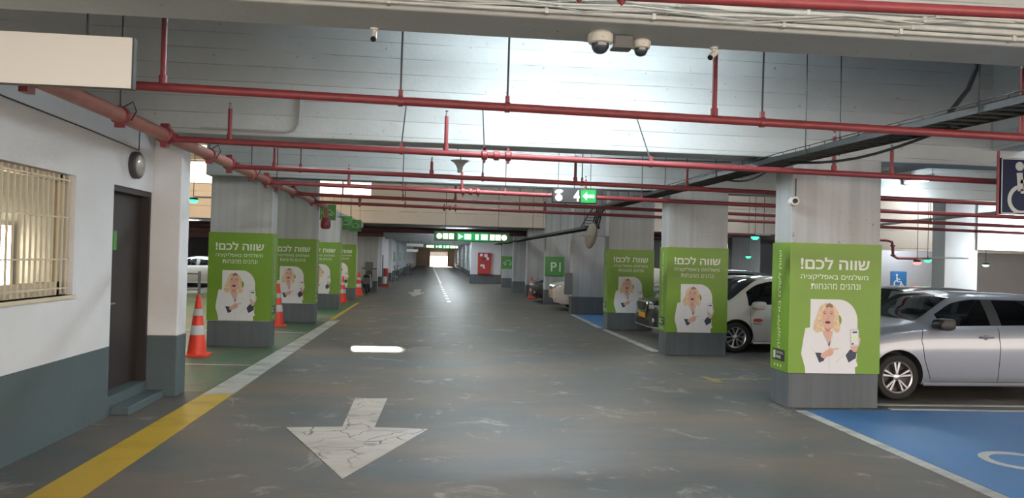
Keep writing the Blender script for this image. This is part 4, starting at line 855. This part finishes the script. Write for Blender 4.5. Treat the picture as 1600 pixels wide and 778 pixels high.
# ---------------------------------------------------------------- cones, railing, fire cabinet, scooter, bicycle
def cone(name, label, x, y, h, rz=0.0):
    t = thing(name, label, 'traffic cone', (x, y, 0), rz, 'orange traffic cones'); k = h/1.0
    b = MB(); b.prism([(0.21*c, 0.21*s_) for c, s_ in ((-1, -0.7), (-0.7, -1), (0.7, -1), (1, -0.7), (1, 0.7), (0.7, 1), (-0.7, 1), (-1, 0.7))], lambda u, v, w: (u*k, v*k, w), 0.035*k)
    b.build('base', M_CONE, t, bevel=0.008)
    rr = lambda z: 0.158-0.128*z
    MB().lathe([(rr(z)*k, z*k) for z in (0.03, 0.3, 0.36, 0.52, 0.62, 0.75, 0.9, 0.985)] + [(0.024*k, 1.0*k), (0.016*k, 1.0*k)], 24).build('cone_body', M_CONE, t, smooth=True)
    for a, c in ((0.345, 0.50), (0.66, 0.77)): MB().lathe([((rr(a)+0.0015)*k, a*k), ((rr(a)+0.005)*k, (a+0.004)*k), ((rr(c)+0.005)*k, (c-0.004)*k), ((rr(c)+0.0015)*k, c*k)], 24).build('reflective_band', M_BAND, t, smooth=True)
cone('traffic_cone', 'nearest orange cone, left of the first poster pillar', -3.88, 12.6, 1.0, 0.1)
cone('traffic_cone', 'second orange cone, before the second left poster', -3.66, 17.7, 1.0, 0.3)
cone('traffic_cone', 'third orange cone, in front of the dim left poster', -3.27, 26.6, 0.93, -0.2)
cone('traffic_cone', 'farthest left orange cone, before the pale wall block', -3.19, 31.2, 0.98, 0.4)
cone('traffic_cone', 'orange cone half hidden by the black car nose', 4.15, 31.7, 0.95, 0.2)
t = thing('railing', 'grey tube railing in the far left bay', 'railing', (-8.3, 26.0, 0))
for x in (-1.2, -0.45, 0.3): MB().cyl((x, 0, 0), (x, 0, 1.0), 0.05, 10).build('post', M_GREY, t, smooth=True)
for z in (0.38, 0.92): MB().cyl((-2.0, 0, z), (0.3, 0, z), 0.03, 8).build('rail', M_GREY, t, smooth=True)
t = thing('fire_cabinet', 'red fire hose cabinet with notices on the wide white pillar', 'cabinet', (3.07, 47.3, 0.62))
MB().box(-0.42, 0.42, -0.22, -0.012, 0, 1.38).build('cabinet_body', M_REDBOX, t, bevel=0.012)
for z0, z1 in ((0.03, 0.68), (0.71, 1.35)): MB().box(-0.39, 0.39, -0.24, -0.222, z0, z1).build('cabinet_door', M_REDBOX, t, bevel=0.008)
for x, z, w, h in ((-0.3, 1.15, 0.18, 0.16), (-0.02, 1.1, 0.2, 0.2), (0.12, 0.92, 0.16, 0.18), (-0.26, 0.5, 0.26, 0.13), (-0.1, 0.38, 0.14, 0.1)): box('notice', M_PRINTW, x, x+w, -0.246, -0.241, z, z+h, t)
box('window_panel', M_DARK, -0.14, 0.06, -0.246, -0.241, 0.9, 1.04, t)
tag(MB().box(4.055, 4.30, 23.0, 23.09, 0.62, 1.30).build('guard_board', M_GREY, bevel=0.008), 'dark grey guard board standing out from the plain grey pillar', 'board')
def bike(name, label, x, y, rz, m=M_DARK):
    t = thing(name, label, 'bicycle', (x, y, 0), rz)
    for wx in (0.0, 1.05):
        wh = MB().tube([(wx+0.33*math.cos(a*PI/12), 0, 0.345+0.33*math.sin(a*PI/12)) for a in range(24)], 0.018, 6, closed=True).build('wheel', M_TYRE, t, smooth=True)
        b = MB()
        for a in range(12): b.cyl((wx, 0, 0.345), (wx+0.32*math.cos(a*PI/6), 0, 0.345+0.32*math.sin(a*PI/6)), 0.003, 4)
        b.build('spokes', M_STEEL, wh)
    f = MB()
    for a, c in (((0, 0, 0.345), (0.38, 0, 0.30)), ((0, 0, 0.345), (0.25, 0, 0.78)), ((0.38, 0, 0.30), (0.22, 0, 0.88)), ((0.38, 0, 0.30), (0.88, 0, 0.74)), ((0.25, 0, 0.76), (0.86, 0, 0.82)), ((1.05, 0, 0.345), (0.85, 0, 0.92))): f.cyl(a, c, 0.018, 8)
    f.build('frame', m, t, smooth=True)
    MB().box(0.10, 0.34, -0.06, 0.06, 0.88, 0.93).build('saddle', M_BLACK, t, bevel=0.02)
    MB().tube([(0.92, -0.27, 0.98), (0.86, -0.1, 1.0), (0.85, 0, 0.95), (0.86, 0.1, 1.0), (0.92, 0.27, 0.98)], 0.014, 6).build('handlebar', M_BLACK, t, smooth=True)
    MB().cyl((0.38, -0.05, 0.30), (0.38, 0.05, 0.30), 0.09, 14).cyl((0.38, 0.07, 0.30), (0.45, 0.07, 0.16), 0.012, 6).box(0.41, 0.49, 0.05, 0.15, 0.14, 0.165).build('crankset', M_STEEL, t)
bike('bicycle', 'dark bicycle leaning by the slim pillar far down the left wall', -2.72, 48.2, math.radians(80)); bike('bicycle', 'grey bicycle parked deepest along the left wall', -2.5, 62, math.radians(70), M_GREY)
t = thing('motor_scooter', 'dark scooter parked before the pale wall block', 'scooter', (-3.0, 33.2, 0), math.radians(90))
for wx in (-0.55, 0.6): MB().lathe([(0.14, -0.05), (0.20, -0.055), (0.235, -0.03), (0.235, 0.03), (0.20, 0.055), (0.14, 0.05)], 20, (wx, 0, 0.235), 'y').build('wheel', M_TYRE, t, smooth=True)
MB().prism([(-0.75, 0.40), (-0.70, 0.72), (-0.1, 0.72), (0.05, 0.42), (0.30, 0.36), (0.42, 0.95), (0.52, 0.98), (0.60, 0.55), (0.45, 0.25), (-0.35, 0.22)], lambda u, v, w: (u, w-0.16, v), 0.32).build('body_shell', M_DARK, t, bevel=0.04)
MB().box(-0.72, -0.05, -0.14, 0.14, 0.72, 0.82).build('seat', M_BLACK, t, bevel=0.04)
MB().tube([(0.40, -0.33, 1.10), (0.46, -0.1, 1.06), (0.46, 0.1, 1.06), (0.40, 0.33, 1.10)], 0.02, 8).cyl((0.47, 0, 0.9), (0.46, 0, 1.08), 0.03, 8).build('handlebar', M_BLACK, t, smooth=True)
MB().prism([(0.44, 0.98), (0.50, 0.98), (0.40, 1.38), (0.35, 1.38)], lambda u, v, w: (u, w-0.18, v), 0.36).build('windscreen', M_GREY, t, bevel=0.01)
t = thing('hazard_post', 'red and white post with red foot by the slim left pillar', 'post', (-2.75, 40.2, 0))
MB().box(-0.28, 0.28, -0.2, 0.2, 0, 0.16).build('foot', M_REDBOX, t, bevel=0.02); MB().cyl((0, 0, 0.16), (0, 0, 0.55), 0.11, 12).build('white_sleeve', M_OFFW, t, smooth=True)
MB().cyl((0.05, 0, 0.55), (0.05, 0, 0.98), 0.13, 12).build('extinguisher_body', M_REDBOX, t, smooth=True); MB().cyl((-0.12, 0, 0.16), (-0.12, 0, 1.7), 0.03, 8).build('upright', M_GREY, t)

# ---------------------------------------------------------------- cars
def interp(keys, x, i):
    """monotone cubic through the station keys"""
    X = [k[0] for k in keys]; Y = [k[i] for k in keys]; n = len(X)
    if x <= X[0]: return Y[0]
    if x >= X[-1]: return Y[-1]
    d = [(Y[j+1]-Y[j])/(X[j+1]-X[j]) for j in range(n-1)]
    m = [d[0]] + [0 if d[j-1]*d[j] <= 0 else 2*d[j-1]*d[j]/(d[j-1]+d[j]) for j in range(1, n-1)] + [d[-1]]
    for j in range(n-1):
        if X[j] <= x <= X[j+1]:
            h = X[j+1]-X[j]; t = (x-X[j])/h
            return Y[j]*(1+2*t)*(1-t)**2 + m[j]*h*t*(1-t)**2 + Y[j+1]*t*t*(3-2*t) + m[j+1]*h*t*t*(t-1)
NR = 17
def section(keys, l):
    zb, zs, zt, w, wt = (interp(keys, l, i) for i in range(1, 6)); H = zs-zb
    p = [(0, zb), (w*0.82, zb), (w*0.945, zb+0.025), (w*0.965, zb+0.07), (w*0.975, zb+0.17*H), (w*0.988, zb+0.38*H), (w, zb+0.58*H), (w*1.0, zb+0.72*H), (w*0.985, zb+0.80*H), (w*0.975, zs-0.03), (w*0.952, zs)]
    a = p[-1]; b = (wt, zt-0.045*min(1, (zt-zs)/0.25)-0.004)
    for k in (0.08, 0.5, 0.92): p.append((a[0]+(b[0]-a[0])*k + 0.018*math.sin(PI*k)*min(1, (zt-zs)/0.3), a[1]+(b[1]-a[1])*k))
    p.append(b); p.append((wt*0.90, zt-0.012*min(1, (zt-zs)/0.25))); p.append((wt*0.45, zt+0.004)); p.append((0, zt+0.008))
    return p
def side_y(keys, l, z):
    s_ = section(keys, l)
    for (y0, z0), (y1, z1) in zip(s_, s_[1:]):
        if z0 <= z <= z1 and z1 > z0: return y0+(y1-y0)*(z-z0)/(z1-z0)
    return s_[6][0]
WHEELS = {}
def wheel_meshes(r, style):
    key = (r, style)
    if key in WHEELS: return WHEELS[key]
    hw = 0.095; ri = r*0.70
    tyre = MB().lathe([(ri, -hw*0.85), (r*0.80, -hw), (r*0.95, -hw*0.95), (r, -hw*0.7), (r, hw*0.7), (r*0.95, hw*0.95), (r*0.80, hw), (ri, hw*0.85)], 36, axis='y')
    tyre.f = [q for q in tyre.f if len(q) == 4]; tm = tyre.mesh('tyre', M_TYRE, True)
    rim = MB().lathe([(ri*0.90, hw*0.6), (ri*0.90, -hw*0.45), (ri*0.93, -hw*0.80), (ri*1.01, -hw*0.88), (ri*1.01, -hw*0.80)], 36, axis='y'); rim.f = [q for q in rim.f if len(q) == 4]
    rm = rim.mesh('rim', M_RIM, True)
    back = MB().lathe([(0, -hw*0.05), (ri*0.92, -hw*0.05), (ri*0.92, 0.0), (0, 0.0)], 28, axis='y').mesh('brake_disc', M_RIMD, True)
    hub = MB().lathe([(0, -hw*0.86), (r*0.10, -hw*0.84), (r*0.17, -hw*0.72), (r*0.18, -hw*0.1), (0, -hw*0.1)], 20, axis='y').mesh('hub', M_RIM, True)
    sp = []
    n = 5
    for k in range(n):
        b = MB(); a0 = 2*PI*k/n + PI/2
        offs = ((-0.05, -0.17), (0.05, 0.17)) if style == 'twin' else (((-0.03, -0.34), (0.03, 0.34)) if style == 'split' else ((0, 0),))
        for i0, o0 in offs:
            wi, wo = (0.12, 0.085) if style != 'single' else (0.17, 0.13)
            def pt(ang, rad, half): return [(rad*math.cos(a0+ang+s_*half), rad*math.sin(a0+ang+s_*half)) for s_ in (-1, 1)]
            q = pt(i0*2.2, r*0.15, wi*1.9) + pt(o0, ri*0.94, wo)[::-1]
            b.prism(q, lambda u, v, w: (u, -hw*0.78+w, v), hw*0.35)
        sp.append(b.mesh('spoke', M_RIM, bevel=0.004))
    WHEELS[key] = (tm, rm, back, hub, sp); return WHEELS[key]
def make_car(name, label, keys, pm, nose, yc, wheels, r, style, win, top, rz=0.0, seams=(), handles=(), mirror=None, mirror_mat=None, front=None, heads=True, group='parked cars', seats=True):
    """keys: (l, bottom, shoulder, top, half width, top half width); win: (front0, front1, rear0, rear1); top: (cowl, roof front, roof rear, tail)"""
    t = thing(name, label, 'car', (nose, yc, 0), rz, group)
    Ln = keys[-1][0]; N = 84
    st = sorted(set([round(Ln*i/N, 4) for i in range(N+1)] + [round(x, 4) for x in list(win)+list(top)] + [0.02, 0.05, Ln-0.02, Ln-0.05]))
    V = []; F = []; MI = []
    R2 = 2*NR
    for l in st:
        h = section(keys, l)
        ring = [(l, -y, z) for y, z in h] + [(l, y, z) for y, z in h[::-1][1:-1]]
        V += ring
    n = len(V)//len(st); h = len(section(keys, 0))
    def mid(i): return (st[i]+st[i+1])/2
    for i in range(len(st)-1):
        l = mid(i)
        for k in range(n):
            k2 = (k+1) % n; F.append((i*n+k, i*n+k2, (i+1)*n+k2, (i+1)*n+k))
            kk = k if k < h-1 else (n-1-k)           # mirrored face index
            left = k < h-1; mi = 0
            zs, zt = interp(keys, l, 2), interp(keys, l, 3)
            if kk in (11, 12) and zt-zs > 0.10:
                if win[0] < l < win[1]: mi = 2 if left else 3
                elif win[2] < l < win[3]: mi = 4 if left else 5
                elif win[1] <= l <= win[2]: mi = 8
            if kk in (15, 16) or kk == 14 and False:
                if top[0] < l < top[1]: mi = 1
                elif top[2] < l < top[3]: mi = 6
            MI.append(mi)
    F.append(tuple(range(n))); MI.append(0); F.append(tuple(reversed(range((len(st)-1)*n, len(st)*n)))); MI.append(0)
    me = bpy.data.meshes.new('shell'); me.from_pydata(V, [], F)
    slots = [pm, M_CARGLASS, M_CARGLASS, M_CARGLASS, M_CARGLASS, M_CARGLASS, M_CARGLASS, M_CABIN, M_BLACK]
    for q in range(9): me.materials.append(bpy.data.materials.get('panel %d' % q) or bpy.data.materials.new('panel %d' % q))
    for p, mi in zip(me.polygons, MI): p.material_index = mi
    bm = bmesh.new(); bm.from_mesh(me); bmesh.ops.recalc_face_normals(bm, faces=bm.faces); bm.to_mesh(me); bm.free()
    shell = link('shell', me)
    cut = MB(); wmax = max(k[4] for k in keys)
    for wl in wheels:
        for s_ in (-1, 1):
            a, b_ = sorted((s_*(wmax-0.30), s_*(wmax+0.1)))
            cut.lathe([(r*1.17, a), (r*1.17, b_)], 40, (wl, 0, r+0.015), 'y')
    co = cut.build('cutter', bpy.data.materials['panel 7'])
    md = shell.modifiers.new('arch', 'BOOLEAN'); md.operation = 'DIFFERENCE'; md.object = co; md.solver = 'EXACT'
    try: md.material_mode = 'TRANSFER'
    except Exception: pass
    bpy.context.view_layer.update()
    ev = bpy.data.meshes.new_from_object(shell.evaluated_get(bpy.context.evaluated_depsgraph_get()))
    bpy.data.objects.remove(shell); bpy.data.objects.remove(co)
    names = {0: 'body', 1: 'windscreen', 2: 'side_window', 3: 'side_window', 4: 'side_window', 5: 'side_window', 6: 'rear_window', 7: 'wheel_arch', 8: 'door_pillar'}
    groups = {}
    for p in ev.polygons:
        mm = ev.materials[p.material_index] if p.material_index < len(ev.materials) else None
        i = int(mm.name.split()[1]) if mm else 7
        groups.setdefault(i, []).append(p)
    body = None
    pieces = []
    for i, ps in sorted(groups.items()):
        if i not in (7, 8): pieces.append((i, ps)); continue
        par = {}                                      # each arch and each door pillar by itself
        def root(a):
            while par.setdefault(a, a) != a: a = par[a]
            return a
        for p in ps:
            v0 = root(p.vertices[0])
            for v in list(p.vertices)[1:]: par[root(v)] = v0 = root(v0)
        sets = {}
        for p in ps: sets.setdefault(root(p.vertices[0]), []).append(p)
        pieces += [(i, q) for q in sets.values()]
    for i, ps in pieces:
        idx = {}; vs = []; fs = []
        for p in ps:
            q = []
            for v in p.vertices:
                if v not in idx: idx[v] = len(vs); vs.append(tuple(ev.vertices[v].co))
                q.append(idx[v])
            fs.append(q)
        m2 = bpy.data.meshes.new(names[i]); m2.from_pydata(vs, [], fs); m2.materials.append(slots[i])
        for p in m2.polygons: p.use_smooth = True
        m2.set_sharp_from_angle(angle=math.radians(38)); o = link(names[i], m2, t)
        if i == 0:
            body = o
            lv = [tuple(v.co - v.normal*0.025) for v in m2.vertices]
            m3 = bpy.data.meshes.new('cabin_lining'); m3.from_pydata(lv, [], [list(p.vertices)[::-1] for p in m2.polygons]); m3.materials.append(M_CABIN); link('cabin_lining', m3, t)
    # panel gaps on both sides
    for path in seams:
        for s_ in (-1, 1):
            b = MB(); pts = []
            for (l0, z0), (l1, z1) in zip(path, path[1:]):
                for k in range(8): pts.append((l0+(l1-l0)*k/8, z0+(z1-z0)*k/8))
            pts.append(path[-1]); b.tube([(l, s_*(side_y(keys, l, z)+0.0005), z) for l, z in pts], 0.0045, 5)
            b.build('panel_gap', M_SEAM, t)
    for l, z in handles:
        for s_ in (-1, 1):
            y = side_y(keys, l, z)
            hb = MB().tube([(l-0.10, s_*y, z), (l-0.085, s_*(y+0.028), z+0.003), (l+0.06, s_*(y+0.032), z+0.004), (l+0.10, s_*y, z)], 0.014, 8).build('door_handle', pm, t, smooth=True)
            MB().lathe([(0, 0), (0.034, 0.0), (0.036, 0.004), (0.0, 0.006)], 16, (l-0.01, s_*(y+0.001)-(0.006 if s_ < 0 else 0), z), 'y').build('handle_cup', M_GREY, hb)
    if mirror:
        l, z = mirror; y = side_y(keys, l, z)
        for s_ in (-1, 1):
            b = MB().prism(smooth_poly([(-0.09, 0.0), (-0.075, 0.10), (0.02, 0.125), (0.10, 0.115), (0.115, 0.03), (0.09, -0.015), (0.0, -0.03)], 3), lambda u, v, w: (l+u+w*0.35, s_*(y+0.03+w), z+v), 0.15)
            mo = b.build('wing_mirror', mirror_mat or pm, t, bevel=0.02, smooth=True)
            MB().cyl((l, s_*(y-0.03), z-0.01), (l+0.02, s_*(y+0.06), z+0.02), 0.03, 8).build('mirror_foot', M_BLACK, mo)
    # wheels
    for wl in wheels:
        for s_ in (-1, 1):
            tm, rm, bk, hb_, sp = wheel_meshes(r, style)
            o = link('wheel', tm, t); o.location = (wl, s_*(wmax-0.115), r+0.002)
            if s_ > 0: o.rotation_euler = (0, 0, PI)
            for nm, m_ in (('rim', rm), ('brake_disc', bk), ('hub', hb_)): link(nm, m_, o)
            for m_ in sp: link('spoke', m_, o)
    # cabin
    if seats:
        c0 = win[0]; zf = 0.38
        MB().box(c0+0.05, win[3], -wmax+0.12, wmax-0.12, 0.24, 0.30).build('cabin_floor', M_CABIN, t)
        zc = interp(keys, top[0]+0.15, 2)
        MB().box(top[0]+0.12, top[0]+0.48, -wmax+0.14, wmax-0.14, 0.62, zc-0.03).build('dashboard', M_CABIN, t, bevel=0.05)
        for s_ in (-1, 1):
            y = s_*0.36; l = win[1]-0.56
            MB().box(l-0.42, l+0.08, y-0.24, y+0.24, zf, zf+0.16).build('seat', M_CABIN, t, bevel=0.05)
            MB().prism([(l, zf+0.1), (l+0.14, zf+0.1), (l+0.33, 1.08), (l+0.22, 1.10)], lambda u, v, w: (u, y-0.24+w, v), 0.48).build('seat_back', M_CABIN, t, bevel=0.03)
            MB().prism([(l+0.22, 1.14), (l+0.31, 1.13), (l+0.36, 1.30), (l+0.27, 1.31)], lambda u, v, w: (u, y-0.13+w, v), 0.26).cyl((l+0.27, y-0.05, 1.06), (l+0.28, y-0.05, 1.16), 0.008, 6).cyl((l+0.27, y+0.05, 1.06), (l+0.28, y+0.05, 1.16), 0.008, 6).build('headrest', M_CABIN, t, bevel=0.025)
        l = win[2]+0.40
        MB().prism([(l, zf), (l+0.2, zf), (l+0.38, 1.02), (l+0.24, 1.04)], lambda u, v, w: (u, -0.62+w, v), 1.24).build('rear_seat', M_CABIN, t, bevel=0.04)
        MB().tube([(top[0]+0.62+0.06*math.sin(a*PI/10), -0.36+0.18*math.cos(a*PI/10), 0.88+0.17*math.sin(a*PI/10)) for a in range(20)], 0.015, 6, closed=True).build('steering_wheel', M_BLACK, t, smooth=True)
    # nose and tail furniture
    def nose_l(y, z=None):
        l = 0.0
        while l < 0.9 and interp(keys, l, 4)*0.97 < abs(y): l += 0.01
        return l
    if heads:
        zh = interp(keys, 0.15, 2)-0.03
        for s_ in (-1, 1):
            pts = [(0.46, 0.0), (0.60, 0.015), (0.74, 0.05), (0.80, 0.07), (0.79, 0.0), (0.70, -0.06), (0.56, -0.07), (0.46, -0.05)]
            pts = [(y*wmax/0.88, z+zh) for y, z in pts]
            b = MB(); P0 = [(nose_l(y)-0.012, s_*y, z) for y, z in pts]; P1 = [(nose_l(y)+0.06, s_*y*0.97, z) for y, z in pts]; m_ = len(pts)
            b.add(P0+P1, [tuple(range(m_)), tuple(range(m_, 2*m_))[::-1]] + [(i, (i+1) % m_, m_+(i+1) % m_, m_+i) for i in range(m_)]); b.build('headlamp', M_LAMPL, t)
        x0 = -0.012
        if front == 'hex':
            z0 = zh-0.02
            q = [(-0.36, z0+0.09), (0.36, z0+0.09), (0.44, z0+0.03), (0.30, z0-0.12), (-0.30, z0-0.12), (-0.44, z0+0.03)]
            g_ = MB().prism(q, lambda u, v, w: (nose_l(abs(u))-0.012-w, u, v), 0.012).build('grille', M_BLACK, t)
            b = MB(); b.tube([(nose_l(abs(u))-0.026, u, v) for u, v in q], 0.02, 6, closed=True); b.build('grille_frame', M_CHROME, g_)
            for k in range(5): box('grille_slat', M_DARK, -0.032, -0.024, -0.30, 0.30, z0-0.10+k*0.04, z0-0.09+k*0.04, g_)
            e = MB()
            for p in (stroke([(0.035, 0.05), (-0.035, 0.03), (-0.035, 0.01), (0.035, -0.01), (0.035, -0.03), (-0.035, -0.05)], 0.018),): e.prism(p, lambda u, v, w: (-0.036-w, u, z0-0.015+v), 0.006)
            e.build('emblem', M_CHROME, g_)
        else:
            z0 = zh-0.06; MB().box(-0.02, 0.05, -0.36, 0.36, z0-0.05, z0+0.01).build('grille', M_BLACK, t, bevel=0.006)
        zp = zh-0.24
        pl = MB().box(-0.035, -0.022, -0.26, 0.26, zp-0.055, zp+0.055).build('number_plate', M_PLATE, t, bevel=0.004)
        zb = interp(keys, 0.1, 1)
        MB().prism([(-0.5, zb+0.03), (0.5, zb+0.03), (0.44, zb+0.16), (-0.44, zb+0.16)], lambda u, v, w: (nose_l(abs(u))-0.010-w, u, v), 0.01).build('lower_intake', M_BLACK, t)
        for s_ in (-1, 1):
            y = s_*0.66*wmax/0.88; b = MB().lathe([(0, -0.02), (0.045, -0.015), (0.055, 0.0), (0.055, 0.05), (0, 0.05)], 16, (nose_l(abs(y))+0.0, y, zb+0.17), 'x'); b.build('fog_lamp', M_LAMPL, t, smooth=True)
        b = MB().tube([(nose_l(abs(y))-0.012, y, zb+0.01) for y in [wmax*0.88*k/10 for k in range(-10, 11)]], 0.014, 6); b.build('bumper_lip', M_RIM if front == 'hex' else M_BLACK, t, smooth=True)
    # dark sill
    for s_ in (-1, 1): MB().tube([(wheels[0]+r*1.2, s_*(side_y(keys, 1.3, 0.26)-0.01), interp(keys, 1.3, 1)+0.02), (wheels[1]-r*1.2, s_*(side_y(keys, 2.5, 0.26)-0.01), interp(keys, 2.5, 1)+0.02)], 0.022, 8).build('sill', M_BLACK if front == 'hex' else pm, t, smooth=True)
    return t
HATCH = [(0, .32, .60, .66, .58, .48), (.05, .25, .67, .73, .70, .58), (.18, .20, .74, .81, .80, .66), (.45, .19, .83, .91, .86, .70), (.80, .19, .90, .98, .875, .72), (1.12, .19, .94, 1.03, .88, .71), (1.45, .19, .955, 1.21, .88, .645), (1.72, .19, .96, 1.365, .88, .60), (2.05, .19, .965, 1.42, .88, .585), (2.8, .19, .985, 1.415, .88, .58), (3.4, .20, 1.01, 1.36, .87, .57), (3.72, .22, 1.01, 1.26, .85, .57), (3.92, .25, .98, 1.05, .80, .60), (4.0, .32, .86, .93, .70, .55)]
make_car('hatchback_car', 'silver hatchback parked beside the nearest poster pillar', HATCH, P_SILVER, 5.29, 10.0, (0.80, 3.36), 0.30, 'twin', (1.42, 2.13, 2.29, 3.05), (1.14, 1.74, 3.36, 3.86),
    seams=([(1.14, 0.95), (1.12, 0.78), (1.16, 0.55), (1.26, 0.28)], [(2.22, 0.97), (2.235, 0.7), (2.22, 0.25)], [(1.26, 0.245), (2.22, 0.245), (3.0, 0.245)], [(3.12, 1.0), (3.10, 0.75), (2.98, 0.45)]), handles=((2.04, 0.845), (2.98, 0.865)), mirror=(1.34, 0.965), mirror_mat=M_BLACK)
MINI = [(0, .30, .60, .68, .56, .46), (.05, .24, .68, .76, .67, .56), (.16, .19, .76, .84, .76, .62), (.40, .17, .84, .93, .81, .66), (.62, .17, .88, 1.0, .82, .66), (.95, .17, .89, 1.24, .825, .61), (1.25, .17, .90, 1.43, .825, .565), (1.6, .17, .91, 1.50, .825, .55), (2.4, .17, .93, 1.50, .825, .55), (3.05, .18, .96, 1.44, .82, .54), (3.4, .20, .97, 1.28, .80, .55), (3.58, .25, .94, 1.05, .76, .58), (3.65, .32, .85, .93, .68, .52)]
wc = make_car('city_car', 'white city car with a red door logo, right of the second poster pillar', MINI, P_WHITE, 5.16, 14.72, (0.72, 3.05), 0.295, 'split', (0.98, 1.85, 2.0, 2.75), (0.64, 1.27, 3.02, 3.52),
    seams=([(1.0, 0.88), (1.0, 0.6), (1.1, 0.22)], [(1.95, 0.93), (1.95, 0.22)], [(1.1, 0.215), (2.7, 0.215)]), handles=((1.78, 0.80),), mirror=(1.10, 0.885))
lg = MB(); yq = -(side_y(MINI, 1.15, 0.6)+0.004)
lg.prism([(1.15+0.10*math.cos(a*PI/12), 0.64+0.036*math.sin(a*PI/12)) for a in range(24)], lambda u, v, w: (u, yq-w, v), 0.002); lg.build('door_logo', mat('logo red', (0.55, 0.08, 0.03), 0.4), wc)
lg = MB(); text(lg, 'Barbur', lambda u, v: (u, yq-0.002, v), 1.15, 0.575, width=0.18); lg.build('door_lettering', M_BLACK, wc)
SUV = [(0, .34, .74, .80, .62, .50), (.05, .27, .81, .88, .76, .60), (.18, .23, .86, .94, .84, .66), (.45, .21, .92, 1.0, .90, .72), (.85, .21, .96, 1.06, .91, .74), (1.25, .21, 1.0, 1.11, .915, .73), (1.6, .21, 1.02, 1.33, .915, .66), (1.9, .21, 1.03, 1.48, .915, .62), (2.3, .21, 1.04, 1.55, .915, .61), (3.1, .21, 1.06, 1.55, .915, .61), (3.75, .22, 1.09, 1.48, .905, .60), (4.1, .24, 1.10, 1.33, .88, .61), (4.28, .28, 1.05, 1.12, .83, .64), (4.35, .36, .92, 1.0, .74, .56)]
DARKSUV = [(k[0], k[1], k[2]-0.08, k[3]-(0.05 if k[0] < 1.3 else 0.09), k[4]*0.975, k[5]*0.97) for k in SUV]
make_car('crossover_car', 'black crossover with yellow plate behind the second poster pillar', DARKSUV, P_BLACK, 4.83, 16.78, (0.88, 3.5), 0.33, 'single', (1.55, 2.35, 2.5, 3.35), (1.27, 1.92, 3.75, 4.22), front='hex', mirror=(1.45, 0.98), seams=([(1.25, 0.9), (1.25, 0.5), (1.38, 0.3)],))
make_car('crossover_car', 'pale silver crossover behind the black crossover', SUV, P_SILVER, 5.6, 20.7, (0.88, 3.5), 0.34, 'single', (1.55, 2.35, 2.5, 3.35), (1.27, 1.92, 3.75, 4.22), mirror=(1.45, 1.03))
make_car('crossover_car', 'pearl white crossover poking out behind the plain grey pillar', SUV, P_PEARL, 3.95, 25.0, (0.88, 3.5), 0.34, 'twin', (1.55, 2.35, 2.5, 3.35), (1.27, 1.92, 3.75, 4.22), mirror=(1.45, 1.03), seams=([(1.25, 0.9), (1.25, 0.5), (1.38, 0.3)],))
make_car('hatchback_car', 'black hatchback nose showing behind the P1 pillar', HATCH, P_BLACK, 3.85, 29.6, (0.80, 3.36), 0.30, 'single', (1.42, 2.13, 2.29, 3.05), (1.14, 1.74, 3.36, 3.86))
make_car('hatchback_car', 'dark grey hatchback mostly hidden behind the silver one', HATCH, P_GREYCAR, 6.1, 12.2, (0.80, 3.36), 0.30, 'single', (1.42, 2.13, 2.29, 3.05), (1.14, 1.74, 3.36, 3.86), mirror=(1.34, 0.965))
make_car('hatchback_car', 'white hatchback in the far left bay behind the railing', HATCH, P_WHITE, -13.2, 36.2, (0.80, 3.36), 0.30, 'single', (1.42, 2.13, 2.29, 3.05), (1.14, 1.74, 3.36, 3.86))
for q in range(9):
    m = bpy.data.materials.get('panel %d' % q)
    if m and not m.users: bpy.data.materials.remove(m)
